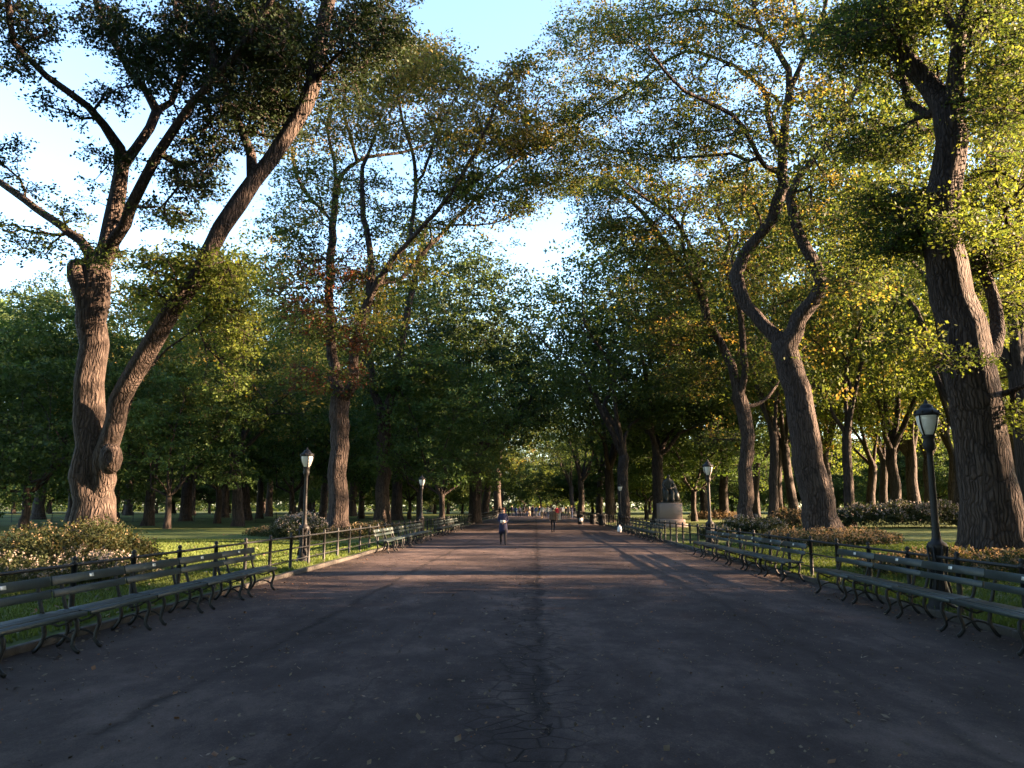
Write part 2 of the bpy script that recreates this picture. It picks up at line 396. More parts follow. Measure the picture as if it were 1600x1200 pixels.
def wood(name, P, par, r, mat, parent, sides=(24, 10, 6, 4, 3), flute=.05, minr=0.0, seed=0):
    n = len(P); ch = [[] for _ in range(n)]
    for i in range(n):
        if par[i] >= 0: ch[par[i]].append(i)
    m = MB(); stack = [(0, None)]; rg = random.Random(seed)
    while stack:
        s, pre = stack.pop(); chain = [pre] if pre is not None else []
        cur = s
        while True:
            chain.append(cur)
            if not ch[cur]: break
            k = sorted(ch[cur], key=lambda q: -r[q])
            for q in k[1:]: stack.append((q, cur))
            cur = k[0]
        pts = P[chain]; rad = r[chain].copy()
        if pre is not None: rad[0] = min(rad[0], rad[1] * 1.25)
        if rad.max() < minr or len(chain) < 2: continue
        R0 = rad[:3].max(); ns = sides[0] if R0 > .28 else sides[1] if R0 > .1 else sides[2] if R0 > .05 else sides[3] if R0 > .02 else sides[4]
        rad[-1] *= .5
        if R0 > .28:
            p1, p2, p3 = rg.uniform(0, 6), rg.uniform(0, 6), rg.uniform(0, 6)
            z0 = pts[0, 2]; root = pre is None
            def lobe(i, th, p1=p1, p2=p2, p3=p3, pts=pts, z0=z0, root=root):
                z = pts[i, 2]
                fl = math.exp(-max(0, z - z0) / .9) if root else 0
                return 1 + flute * np.cos(3 * th + p1 + z * .35) + flute * .7 * np.cos(5 * th + p2 - z * .25) + fl * .2 * np.cos(6 * th + p3) + flute * .3 * np.cos(11 * th + z * .2)
            V, Q, T = tube_arrays(pts, rad, ns, lobe)
        else: V, Q, T = tube_arrays(pts, rad, ns)
        m.add(V, Q)
    return m.build(name, mat, parent, smooth=True)
def make_tree(kind, label, base, limbs, clusters, mats, rng, per=60, rad=.9, size=.14, group=None, seg=.55, matfn=None, bark=None, rtip=.020, sprays=5, minr=0.0, cat='tree', flat=.55):
    """limbs and clusters in world coordinates"""
    root = thing(kind, label, cat, base, group=group); b = np.array(base, float)
    lim = [np.column_stack([np.asarray(L)[:, :3] - b, np.asarray(L)[:, 3]]) for L in limbs]
    T = np.asarray(clusters) - b if len(clusters) else np.zeros((0, 3))
    P, par, r = skeleton(lim, T, rng, seg, rtip)
    wood('trunk', P, par, r, bark or BARK, root, minr=minr, seed=int(rng.integers(1e6)))
    V, Q, ci = leaf_arrays(T, rng, per, rad, size, sprays=sprays, flat=flat)
    tv, tq = twig_arrays(T, TW['D'], rad, max(.009, b[1] * .00022)); tw = mk('twigs', tv, tq, bark or BARK, root); tw['kind'] = 'stuff'
    mi = None
    if matfn is not None:
        cm = np.array([matfn(c) for c in clusters]); mi = cm[ci]
    mk('crown', V, Q, mats, root, mi=mi)
    return root
def blob(px, py, rx, ry, y, dy, n, rng, shell=1.0):
    u = rng.normal(size=(n, 3)); u /= np.linalg.norm(u, axis=1, keepdims=True); u *= rng.uniform(0, 1, (n, 1)) ** (shell / 3)
    return [at(px + a * rx, py + b * ry, y + c * dy) for a, b, c in u]
def limb(pts, y, f=.87):
    """pts: (px, py, pixel width, extra depth) traced on the photograph, set at their real distance"""
    out = []
    for q in pts:
        px, py, w = q[:3]; yy = y + (q[3] if len(q) > 3 else 0)
        p = at(px, py, yy); out.append([*p, max(.02, w * .5 * yy / F * f)])
    out = np.array(out); Pp = np.array([q[:2] for q in pts], float); t = np.abs(np.gradient(Pp, axis=0))
    out[:, 3] *= np.maximum(.74, t[:, 1] / (np.hypot(t[:, 0], t[:, 1]) + 1e-6))      # widths were read level; a slanting limb is thinner across
    return out
def foot(px, y, w, sink=.15):
    """a trunk foot on the lawn straight under pixel column px"""
    p = at(px, 840, y); z = float(gz(p[0], y)); return [p[0], y, z - sink, w * .52 * y / F]
# ---- hero trees, left
rng = np.random.default_rng(11)
Y1 = 25.0
f1 = foot(143, Y1, 112)
L1 = [np.vstack([[f1], limb([(142, 835, 80), (143, 780, 68), (142, 700, 60), (141, 620, 52), (141, 540, 50), (146, 470, 56), (150, 425, 54, .2)], Y1)])]
L1[0][0, 3] = .98
L1 += [limb([(150, 430, 40), (165, 385, 34, .3), (176, 340, 33, .5), (184, 300, 30, .6), (192, 262, 26, .7), (188, 232, 24, .5), (165, 196, 21, 0), (138, 168, 19, -.6), (104, 142, 18, -1.2), (72, 118, 17, -1.8), (45, 92, 15, -2.4), (22, 68, 13, -3), (14, 30, 12, -3.4), (10, -40, 10, -4)], Y1),
       limb([(190, 262, 22, .7), (212, 232, 22, 1), (232, 200, 21, 1.5), (246, 174, 20, 2), (228, 140, 17, 1.8), (204, 112, 16, 1.6), (183, 76, 14, 1.4), (166, 42, 13, 1.2), (150, 0, 12, 1), (135, -60, 8, 1)], Y1),
       limb([(246, 174, 17, 2), (266, 160, 15, 2.4), (280, 128, 14, 2.8), (289, 92, 13, 3.2), (284, 50, 12, 3.6), (272, 0, 11, 4), (262, -60, 7, 4.4)], Y1),
       limb([(158, 420, 34, .2), (178, 375, 26, -.4), (207, 322, 24, -.8), (230, 276, 22, -1.2), (248, 238, 22, -1.5), (276, 196, 21, -1.8), (302, 160, 20, -2.1), (332, 128, 20, -2.4), (366, 88, 16, -2.8), (398, 46, 14, -3.2), (430, -10, 12, -3.6), (452, -60, 8, -4)], Y1),
       limb([(332, 128, 16, -2.4), (334, 92, 14, -2.3), (330, 40, 13, -2.2), (333, -20, 11, -2), (335, -80, 7, -2)], Y1),
       limb([(150, 428, 30, .2), (138, 390, 24, .8), (108, 362, 22, 1.3), (75, 338, 20, 1.8), (40, 312, 19, 2.2), (0, 284, 17, 2.6), (-40, 262, 14, 3), (-90, 235, 10, 3.4)], Y1),
       limb([(142, 505, 40, -.1), (130, 462, 38, -.1), (122, 432, 36, -.1), (119, 416, 34, -.1)], Y1),
       limb([(158, 780, 44), (166, 720, 38, -.3), (178, 660, 36, -.5), (196, 604, 38, -.7), (218, 566, 42, -.9), (246, 524, 42, -1.1), (276, 478, 40, -1.2), (302, 440, 36, -1.3), (322, 400, 34, -1.3), (344, 356, 38, -1.3), (370, 318, 42, -1.2), (396, 286, 38, -1.1), (424, 250, 36, -1), (452, 212, 34, -.9), (474, 170, 33, -.8), (488, 130, 32, -.7), (498, 80, 32, -.6), (506, 40, 30, -.4), (516, -10, 26, -.2), (528, -80, 16, 0), (540, -150, 7, 0)], Y1),
       limb([(398, 270, 22, -1), (392, 240, 20, -.5), (378, 206, 16, 0), (360, 168, 14, .6), (350, 134, 12, 1.2), (352, 90, 10, 2)], Y1),
       limb([(500, 90, 16, -.6), (520, 66, 12, .2), (556, 34, 10, 1.2), (600, 6, 8, 2.4), (640, -30, 6, 3.4)], Y1),
       limb([(490, 120, 14, -.7), (512, 100, 12, -1.2), (545, 70, 8, -2)], Y1)]
cl = []
B1 = [(300, 40, 60, 55, 24, 3, 70), (250, 100, 60, 60, 25, 3, 50), (400, 40, 80, 70, 25, 4, 110), (370, 130, 70, 60, 25, 4, 80), (430, 150, 55, 80, 26, 3, 80),
      (330, 210, 60, 45, 25, 3, 40), (300, 270, 45, 45, 25, 3, 34), (440, 60, 60, 60, 23, 3, 60), (560, 50, 70, 60, 25, 3, 70), (610, 40, 45, 60, 26, 3, 34), (530, 130, 50, 60, 26, 3, 30),
      (160, 30, 50, 35, 25, 2, 26), (200, 70, 40, 35, 25, 2, 20), (30, 40, 50, 50, 23, 2, 26), (20, 100, 35, 20, 22.5, 1.5, 8), (0, -30, 80, 40, 22, 2, 20),
      (78, 160, 24, 14, 23, 1, 4), (125, 185, 14, 10, 24, .7, 2), (180, 150, 32, 22, 25, 1, 8), (170, 240, 45, 20, 25, 1, 7), (8, 245, 30, 32, 26, 1.2, 8), (45, 290, 22, 14, 26.5, 1, 3), (50, 380, 45, 26, 26, 1.2, 8), (100, 345, 32, 24, 26, 1, 5), (10, 360, 28, 40, 26, 1, 6),
      (150, 400, 60, 26, 24.5, 1.5, 10), (270, 335, 60, 22, 24.5, 1.5, 14), (290, 410, 80, 30, 23.6, 1.5, 32), (250, 455, 50, 30, 23.6, 1.2, 14), (345, 430, 40, 30, 24, 1, 12),
      (430, -60, 160, 60, 24, 4, 80), (200, -60, 160, 50, 24, 4, 50), (540, -130, 110, 80, 25, 3, 70), (170, 300, 30, 30, 26, 1, 3)]
for q in B1: cl += blob(*q[:6], int(q[6] * 1.6), rng)
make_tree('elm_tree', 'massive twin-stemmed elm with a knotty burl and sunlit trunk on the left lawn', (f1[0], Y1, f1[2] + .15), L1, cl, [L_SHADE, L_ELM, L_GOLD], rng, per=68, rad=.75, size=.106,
          matfn=lambda c: 2 if proj(c)[1] > 345 and proj(c)[0] > 200 else 1 if proj(c)[1] > 320 and rng.random() < .75 else 0, group='tall elms lining the path')  # shaded top and sunlit lower sprays painted by leaf material
# burl on the trunk
T1 = [o for o in COL.objects if o.name == 'elm_tree'][0]
m = MB(); bc = at(173, 716, Y1 - .82) - np.array(T1.location)
prof = [(.02, -.34), (.16, -.31), (.27, -.2), (.32, -.02), (.29, .14), (.2, .26), (.1, .3)]
m.lathe(prof, (0, 0, 0), 18)
m.tube([(.09 + .12 * math.cos(a), -.26, .02 + .15 * math.sin(a)) for a in np.linspace(0, 2 * math.pi, 14)], .055, 8, cap=False)
bo = m.build('burl', BARK, T1, smooth=True, loc=[float(v) for v in bc]); bo.scale = (1.05, 1.1, 1.45)

# second left elm, airy yellowing crown over the path
Y2 = 42.0; f2 = foot(527, Y2, 44)
L2 = [np.vstack([[f2], limb([(527, 815, 37), (528, 760, 34), (530, 700, 32), (532, 650, 34), (532, 620, 34)], Y2)]),
      limb([(530, 630, 24), (522, 590, 20, .3), (517, 520, 17, .6), (515, 450, 16, .8), (518, 390, 15, 1), (522, 340, 13, 1.2), (527, 285, 12, 1.4), (545, 262, 10, 1.6), (570, 246, 9, 2), (610, 241, 8, 2.6), (650, 232, 7, 3.4), (700, 205, 5, 4.4)], Y2),
      limb([(525, 300, 9, 1.4), (522, 250, 7, 1), (512, 205, 6, .6), (520, 150, 4, .2)], Y2),
      limb([(560, 262, 8, 1.8), (548, 215, 7, 1.4), (536, 172, 6, 1), (545, 120, 4, .8)], Y2),
      limb([(536, 625, 26), (552, 600, 20, -.5), (556, 540, 17, -.8), (572, 480, 16, -1), (580, 430, 13, -1), (578, 390, 12, -1), (568, 340, 11, -1), (565, 290, 9, -1), (566, 262, 8, -1.2), (582, 225, 6, -1.6), (596, 180, 5, -2)], Y2),
      limb([(573, 480, 16, -1), (590, 440, 15, -1.4), (618, 400, 13, -2), (643, 372, 12, -2.6), (680, 332, 11, -3.2), (712, 290, 10, -4), (735, 250, 9, -4.6), (762, 198, 7, -5.2), (782, 140, 5, -6), (812, 100, 4, -6.6)], Y2),
      limb([(600, 450, 14, -1), (625, 438, 12, -.6), (662, 394, 11, 0), (702, 352, 9, .8), (740, 314, 8, 1.6), (775, 278, 7, 2.4), (815, 246, 6, 3.2), (860, 215, 4, 4)], Y2),
      limb([(640, 376, 9, -2.6), (646, 330, 8, -2), (650, 285, 8, -1.6), (646, 245, 7, -1.2), (632, 200, 6, -.8), (622, 150, 5, 0)], Y2),
      limb([(655, 290, 6, -1.6), (672, 240, 6, -2.4), (686, 200, 5, -3), (712, 150, 4, -3.6), (722, 110, 3, -4)], Y2),
      limb([(690, 325, 6, -3.2), (720, 300, 6, -2), (775, 260, 5, -1), (830, 225, 4, 0)], Y2),
      limb([(710, 350, 7, .8), (740, 352, 5, 0), (780, 346, 4, -1), (815, 330, 3, -2)], Y2),
      limb([(524, 350, 9, 1), (495, 320, 8, 2), (470, 290, 7, 3), (455, 240, 5, 4)], Y2)]
cl = []
B2 = [(640, 90, 45, 40, 41, 3, 30), (600, 110, 50, 55, 42, 3, 60), (680, 110, 45, 50, 38, 3, 50), (560, 180, 60, 60, 42, 3, 60), (640, 190, 70, 60, 40, 3, 55), (740, 150, 35, 50, 37, 2, 16), (815, 110, 30, 34, 36, 2, 16), (790, 160, 40, 35, 37, 2, 18),
      (720, 210, 60, 40, 38, 3, 34), (800, 220, 60, 32, 42, 3, 38), (850, 205, 35, 26, 45, 2, 14), (760, 290, 60, 34, 40, 4, 34), (800, 330, 40, 22, 39, 2, 12), (690, 290, 50, 40, 40, 3, 24),
      (480, 250, 60, 60, 43, 3, 46), (460, 340, 60, 50, 43, 3, 44), (560, 300, 60, 50, 42, 3, 34), (620, 350, 60, 40, 42, 3, 28), (470, 430, 60, 50, 42, 3, 44), (540, 420, 60, 45, 42, 3, 34), (640, 420, 40, 30, 41, 3, 16),
      (490, 500, 40, 34, 41, 2, 22), (560, 520, 50, 44, 40, 2, 24), (450, 190, 40, 50, 44, 2, 24), (520, 590, 60, 26, 41, 2, 14), (470, 590, 28, 40, 41, 2, 9), (590, 470, 40, 50, 43, 2, 18)]
for q in B2 + [(850, 260, 45, 34, 43, 3, 24), (700, 330, 60, 40, 40, 3, 20), (430, 130, 50, 70, 44, 3, 30), (790, 180, 60, 60, 41, 3, 34), (740, 230, 60, 50, 41, 3, 24), (835, 290, 45, 35, 41, 3, 22), (670, 120, 60, 50, 41, 3, 24)]: cl += blob(*q[:6], int(q[6] * 1.6), rng)
def mf2(c):
    x, y = proj(c)
    if y < 235 and rng.random() < .92: return 1  # yellow leaves on top also carry its golden sunlight in their colour
    if 440 < x < 580 and 380 < y < 620: return 2 if rng.random() < .45 else 0
    return 1 if rng.random() < .15 else 0
make_tree('elm_tree', 'airy elm with golden-orange top and rusty sprays, trunk right behind the first left lamp', (f2[0], Y2, f2[2] + .15), L2, cl, [L_ELM, L_YEL, L_RUST], rng, per=55, rad=1.2, size=.15, matfn=mf2, group='tall elms lining the path')

# third left elm
Y3 = 60.0; f3 = foot(597, Y3, 32)
L3 = [np.vstack([[f3], limb([(597, 800, 27), (598, 750, 24), (599, 690, 24), (600, 640, 26)], Y3)]),
      limb([(600, 650, 18), (584, 612, 14), (578, 560, 12, .5), (560, 500, 10, 1), (548, 440, 8, 1)], Y3),
      limb([(602, 650, 20), (618, 600, 16), (628, 540, 13), (640, 470, 12), (652, 420, 9), (664, 360, 7)], Y3),
      limb([(612, 620, 10), (640, 590, 8, -2), (680, 560, 6, -4)], Y3)]
cl = []
for q in [(600, 540, 60, 60, 60, 5, 60), (620, 440, 60, 60, 60, 5, 60), (570, 470, 50, 70, 62, 5, 40), (660, 380, 50, 45, 60, 4, 34), (650, 590, 50, 40, 58, 3, 30), (610, 610, 50, 22, 60, 3, 16)]: cl += blob(*q, rng)
make_tree('elm_tree', 'tall shadowy elm with sunlit bark behind the golden-topped one on the left', (f3[0], Y3, f3[2] + .15), L3, cl, [L_DARK, L_ELM], rng, per=60, rad=1.3, size=.23, matfn=lambda c: int(rng.random() < .3), group='tall elms lining the path')

# added slender tree standing in for sunlit background foliage right of the twin stems
Y7 = 30.0; f7 = foot(172, Y7, 9)
L7 = [np.vstack([[f7], limb([(172, 800, 7), (176, 740, 7), (190, 670, 6), (216, 600, 6), (262, 545, 6), (310, 510, 5), (350, 460, 4), (356, 420, 3)], Y7)]), limb([(300, 515, 5), (340, 560, 4), (372, 560, 3)], Y7), limb([(240, 570, 5), (250, 500, 4, .5), (262, 450, 3, 1)], Y7)]
cl = []
for q in [(355, 440, 44, 40, 30, 1.3, 60), (372, 520, 34, 50, 30, 1.2, 60), (320, 500, 34, 44, 30.5, 1.2, 30), (300, 430, 34, 34, 30, 1.2, 30), (350, 590, 32, 24, 30, 1, 16), (240, 470, 40, 44, 30, 1.2, 24)]: cl += blob(*q, rng)
make_tree('sunlit_foliage_tree', 'added slender tree for sunlit background foliage right of the twin-stemmed elm', (f7[0], Y7, f7[2] + .15), L7, cl, [L_GOLD, L_ELM], rng, per=50, rad=.7, size=.12, matfn=lambda c: int(rng.random() < .35))

# ---- hero trees, right
Y4 = 22.0; f4 = foot(1560, Y4, 126)
L4 = [np.vstack([[f4], limb([(1554, 840, 104), (1545, 780, 92), (1536, 700, 86), (1526, 630, 86), (1516, 570, 88), (1498, 510, 82), (1486, 460, 76), (1474, 410, 70), (1468, 370, 62), (1470, 320, 58), (1478, 270, 56), (1482, 220, 54), (1476, 170, 52), (1452, 130, 50, .2), (1415, 96, 46, .4), (1385, 60, 42, .6), (1368, 20, 40, .8), (1358, -40, 30, 1), (1345, -120, 18, 1.2), (1340, -190, 8, 1.2)], Y4)]),
      limb([(1482, 200, 38), (1490, 150, 32, -.3), (1494, 90, 28, -.5), (1500, 40, 24, -.7), (1516, -10, 18, -1), (1530, -80, 10, -1.2)], Y4),
      limb([(1494, 60, 18, -.6), (1478, 20, 16, 0), (1462, -30, 12, .6)], Y4),
      limb([(1535, 580, 46), (1560, 520, 26, .5), (1556, 470, 22, 1), (1536, 420, 20, 1.4), (1528, 370, 18, 1.8), (1522, 330, 14, 2), (1510, 290, 10, 2.2)], Y4),
      limb([(1536, 410, 16, 1.4), (1552, 370, 13, 1), (1568, 330, 12, .6), (1590, 300, 10, 0), (1620, 270, 7, -.5)], Y4),
      limb([(1484, 180, 24), (1448, 178, 24, .6), (1420, 160, 18, 1.2), (1412, 130, 14, 1.6), (1400, 90, 10, 2)], Y4),
      limb([(1440, 182, 10, .8), (1400, 200, 8, 1.6), (1350, 220, 7, 2.6), (1300, 240, 5, 3.6)], Y4),
      limb([(1510, 174, 10), (1560, 172, 8, -.8), (1620, 176, 6, -1.6)], Y4),
      limb([(1540, 600, 26), (1585, 610, 14, -.6), (1620, 595, 12, -1.2)], Y4)]
cl = []
B4 = [(1400, 30, 70, 50, 23, 3, 60), (1560, 60, 60, 70, 22, 3, 60), (1480, -20, 150, 50, 22, 3, 60), (1350, -160, 110, 80, 23, 3, 70), (1520, -130, 90, 70, 22, 3, 40), (1330, 60, 60, 60, 24, 3, 40), (1550, 170, 55, 60, 22, 3, 34), (1400, 220, 70, 40, 24, 2.5, 30), (1330, 200, 60, 50, 25, 2.5, 24),
      (1450, 330, 60, 40, 22.5, 1.8, 34), (1390, 320, 60, 45, 24, 2, 30), (1560, 290, 50, 50, 23, 2, 24), (1570, 380, 50, 45, 24, 2, 30), (1510, 350, 40, 30, 20.5, .8, 12), (1430, 380, 70, 25, 23, 1.5, 22), (1340, 370, 50, 50, 25, 2, 20), (1590, 470, 40, 50, 25, 2, 16),
      (1590, 130, 60, 70, 20, 2, 20), (1410, 530, 60, 18, 21, 1.0, 9), (1480, 560, 45, 14, 20.6, .5, 5), (1590, 650, 30, 26, 22, 1.0, 8)]
for q in B4 + [(1420, 120, 60, 60, 24, 3, 24), (1590, 220, 40, 60, 24, 3, 16), (1530, 430, 60, 40, 24.5, 1.5, 20)]: cl += blob(*q[:6], int(q[6] * 2.1), rng)
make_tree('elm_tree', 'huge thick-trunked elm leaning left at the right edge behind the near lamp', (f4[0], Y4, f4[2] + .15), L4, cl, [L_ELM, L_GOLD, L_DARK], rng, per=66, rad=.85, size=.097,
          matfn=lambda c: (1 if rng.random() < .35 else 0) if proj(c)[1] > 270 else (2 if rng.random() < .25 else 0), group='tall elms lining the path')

Y5 = 35.0; f5 = foot(1290, Y5, 84)
L5 = [np.vstack([[f5], limb([(1284, 826, 64), (1276, 780, 56), (1266, 720, 54), (1256, 660, 50), (1245, 610, 48), (1234, 570, 48), (1226, 540, 48)], Y5)]),
      limb([(1222, 545, 34), (1205, 520, 32, .3), (1180, 492, 28, .6), (1160, 462, 26, .9), (1152, 430, 26, 1), (1162, 398, 25, .8), (1186, 368, 24, .6), (1206, 344, 23, .4), (1218, 312, 22, .2), (1223, 272, 19, 0), (1222, 240, 17, -.2), (1226, 190, 15, -.4), (1234, 140, 14, -.4), (1230, 110, 13, -.3), (1214, 80, 12, 0), (1196, 56, 12, .4), (1160, 40, 10, 1), (1112, 16, 8, 1.8), (1060, 20, 6, 2.8), (975, 34, 4, 4)], Y5),
      limb([(1190, 52, 9, .4), (1178, 10, 8, .2), (1170, -40, 6, 0)], Y5),
      limb([(1236, 145, 12, -.4), (1248, 110, 11, -.8), (1264, 70, 10, -1.2), (1286, 20, 8, -1.6), (1300, -40, 6, -2)], Y5),
      limb([(1264, 76, 8, -1.2), (1250, 40, 7, -1), (1240, 0, 6, -.6)], Y5),
      limb([(1222, 240, 13, -.2), (1212, 224, 12, .4), (1200, 180, 11, 1), (1198, 146, 11, 1.4), (1172, 122, 10, 2), (1146, 102, 9, 2.6), (1110, 88, 8, 3.2), (1072, 80, 8, 3.8), (1032, 102, 7, 4.4), (992, 136, 6, 5), (950, 162, 5, 5.8), (905, 190, 4, 6.6), (850, 236, 3, 7.6)], Y5),
      limb([(1030, 102, 5, 4.4), (985, 60, 4, 5), (950, 30, 3, 5.6)], Y5),
      limb([(1206, 270, 12, 0), (1186, 246, 11, -.8), (1162, 200, 11, -1.4), (1145, 180, 11, -1.8), (1110, 162, 10, -2.6), (1070, 142, 9, -3.4), (1036, 108, 7, -4.2), (1012, 70, 5, -5)], Y5),
      limb([(1186, 250, 10, -.8), (1170, 252, 9, -.6), (1142, 240, 8, 0), (1100, 244, 7, .8), (1050, 246, 6, 1.6), (1005, 240, 5, 2.4), (960, 234, 4, 3)], Y5),
      limb([(1234, 540, 36), (1248, 500, 34, -.3), (1272, 468, 30, -.7), (1284, 440, 26, -1), (1272, 408, 24, -1.2), (1254, 376, 22, -1.3), (1240, 340, 19, -1.4), (1234, 306, 17, -1.5), (1248, 276, 14, -1.6), (1272, 248, 13, -1.8), (1294, 222, 12, -2), (1316, 186, 10, -2.2), (1332, 150, 9, -2.4), (1352, 110, 7, -2.8), (1362, 60, 5, -3)], Y5),
      limb([(1284, 450, 20, -1), (1320, 430, 14, -1.8), (1360, 420, 10, -2.8), (1400, 400, 7, -4)], Y5),
      limb([(1300, 215, 7, -2), (1318, 160, 6, -1), (1316, 110, 5, 0)], Y5)]
cl = []
B5 = [(930, 50, 70, 50, 40, 4, 60), (1020, 50, 70, 55, 38, 4, 60), (1110, 50, 60, 60, 37, 4, 50), (1200, 30, 60, 50, 35, 4, 40), (1290, 50, 55, 60, 34, 3, 40), (960, 140, 70, 50, 41, 4, 60), (1060, 150, 70, 50, 37, 4, 50), (900, 190, 50, 50, 42, 3, 34),
      (930, 245, 60, 34, 41, 3, 40), (1030, 220, 70, 40, 37, 4, 46), (1110, 210, 60, 50, 36, 4, 30), (1160, 290, 60, 40, 35, 3, 20), (1290, 150, 50, 60, 33, 3, 26), (1280, 260, 55, 45, 33.5, 2.5, 24), (1320, 330, 50, 50, 33, 2.5, 26), (1340, 430, 60, 45, 32, 2.5, 34), (1260, 340, 50, 40, 34, 2, 14),
      (1080, -30, 220, 40, 36, 5, 60), (875, 120, 30, 70, 42, 3, 24), (1180, 120, 40, 40, 35, 3, 14), (1230, 560, 70, 40, 37, 2, 14), (1120, 330, 60, 40, 38, 3, 18)]
for q in B5 + [(870, 200, 40, 50, 43, 3, 30), (890, 280, 34, 30, 44, 3, 20), (1180, 200, 60, 60, 36, 4, 26), (1250, 200, 60, 60, 36, 4, 26), (1200, 400, 60, 50, 37, 3, 24)]: cl += blob(*q[:6], int(q[6] * 1.6), rng)
make_tree('elm_tree', 'leaning grey elm forked low with limbs arching over the path, ringed by pale plants', (f5[0], Y5, f5[2] + .15), L5, cl, [L_ELM, L_YEL, L_DARK], rng, per=55, rad=1.05, size=.135,
          matfn=lambda c: rng.choice([0, 0, 0, 0, 1, 2]) if proj(c)[1] > 90 else rng.choice([0, 0, 1]), group='tall elms lining the path')

Y6 = 48.0; f6 = foot(1165, Y6, 36)
L6 = [np.vstack([[f6], limb([(1165, 812, 28), (1166, 760, 25), (1166, 700, 24), (1163, 650, 25), (1154, 620, 26)], Y6)]),
      limb([(1152, 626, 18), (1148, 590, 16), (1136, 556, 16, .5), (1118, 524, 16, 1), (1106, 496, 16, 1), (1098, 466, 16, 1.2), (1078, 432, 14, 1.6), (1048, 394, 13, 2.2), (1020, 352, 12, 3), (992, 320, 10, 3.8), (956, 290, 8, 4.8), (918, 272, 6, 6)], Y6),
      limb([(1095, 460, 10, 1.2), (1088, 408, 9, .6), (1066, 360, 8, 0), (1046, 334, 8, -.6), (1012, 312, 7, -1.4), (972, 280, 5, -2.4)], Y6),
      limb([(1046, 334, 6, -.6), (1044, 300, 5, -1), (1030, 270, 4, -1.6)], Y6),
      limb([(1158, 620, 14), (1164, 570, 12, -.5), (1160, 520, 12, -1), (1152, 470, 11, -1.2), (1134, 420, 10, -1.4), (1140, 370, 8, -1.6), (1120, 335, 7, -1.8), (1128, 290, 5, -2)], Y6),
      limb([(1090, 450, 7, 1.4), (1072, 405, 7, 2), (1066, 350, 6, 2.6), (1080, 310, 5, 3)], Y6),
      limb([(1120, 530, 7, 1), (1085, 520, 5, 2), (1050, 540, 4, 3)], Y6),
      limb([(1160, 640, 10), (1200, 620, 8, 1), (1230, 570, 6, 2), (1260, 540, 4, 3)], Y6)]
cl = []
B6 = [(930, 300, 50, 30, 52, 3, 34), (990, 280, 60, 40, 50, 4, 40), (1000, 370, 60, 44, 50, 4, 50), (940, 350, 45, 34, 52, 3, 26), (1060, 320, 50, 40, 48, 4, 28), (1060, 430, 50, 40, 49, 4, 28), (1120, 390, 50, 50, 47, 3, 26), (1080, 500, 60, 34, 49, 3, 26), (1170, 440, 50, 50, 46, 3, 20), (1030, 520, 50, 44, 51, 3, 30), (1080, 590, 60, 40, 50, 3, 34), (1130, 680, 40, 24, 50, 2, 10), (1200, 560, 50, 40, 49, 3, 26)]
for q in B6 + [(1120, 270, 70, 60, 48, 4, 30), (1000, 450, 60, 50, 52, 4, 34), (1200, 330, 60, 70, 49, 3, 30)]: cl += blob(*q[:6], int(q[6] * 1.9), rng)
make_tree('elm_tree', 'slimmer elm between the statue and the leaning grey elm, bare lower trunk in shade', (f6[0], Y6, f6[2] + .15), L6, cl, [L_ELM, L_DARK, L_YEL], rng, per=50, rad=1.3, size=.17, matfn=lambda c: rng.choice([0, 0, 1, 1, 2]), group='tall elms lining the path')

# ---- generic trees as prototypes; every tree in the park is its own object
def proto_tree(kind, H, Rc, zb, fork, rtr, nlobe, ncl, per, rad, size, mats, seed, matp=None, lean=0.0, nl=5, vase=True, shellp=1.2, sprays=5):
    g = np.random.default_rng(seed)
    root = thing(kind, 'x', 'tree', (0, 0, 0))
    top = np.array([lean * fork, 0, fork])
    limbs = [np.array([[0, 0, -.2, rtr * 1.45], [0, 0, .5, rtr * 1.12], [lean * fork * .4, .05, fork * .5, rtr * .95], [*top, rtr * .92]])]
    lobes = []
    for k in range(nlobe):
        a = k * 2.399 + g.uniform(-.3, .3); s = (k + .5) / nlobe
        z = zb + (H - zb) * (.12 + .8 * s) ; wr = Rc * (math.sin(math.pi * min(.97, .22 + .74 * s)) ** .6) * g.uniform(.55, .85)
        if s > .85: wr *= .5
        lobes.append(np.array([wr * math.cos(a), wr * math.sin(a), z]))
    lobes = np.array(lobes)
    idx = np.argsort(-lobes[:, 2])
    for k in range(nl):
        e = lobes[(k * max(1, nlobe // nl)) % nlobe]; e = np.array([e[0], e[1], max(e[2], fork + 3)])
        rise = .62 if vase else .4
        mid = top + (e - top) * .45; mid[2] = fork + (e[2] - fork) * rise
        r0 = rtr * g.uniform(.42, .6)
        limbs.append(np.array([[*top, r0], [*(top + (mid - top) * .5 + g.normal(size=3) * .2), r0 * .8], [*(mid + g.normal(size=3) * .35), r0 * .6], [*(mid + (e - mid) * .5 + g.normal(size=3) * .4), r0 * .42], [*e, r0 * .25]]))
    w = g.uniform(.7, 1.3, nlobe); w /= w.sum(); T = []
    for k in range(nlobe):
        m_ = int(ncl * w[k]); u = g.normal(size=(m_, 3)); u /= np.linalg.norm(u, axis=1, keepdims=True); u *= g.uniform(0, 1, (m_, 1)) ** (1 / (3 * shellp))
        lr = Rc * .48 * g.uniform(.8, 1.2); T.append(lobes[k] + u * np.array([lr, lr, lr * .62]))
    T = np.concatenate(T); T = T[T[:, 2] > zb - 1.0]
    P, par, r = skeleton(limbs, T, g, .8, .014)
    wood('trunk', P, par, r, BARK_FAR, root, sides=(14, 8, 5, 3, 3), minr=.016, seed=seed)
    V, Q, ci = leaf_arrays(T, g, per, rad, size, sprays=sprays)
    mi = None
    if len(mats) > 1:
        cm = g.choice(len(mats), len(T), p=matp); mi = cm[ci]
    mk('crown', V, Q, mats, root, mi=mi)
    return root
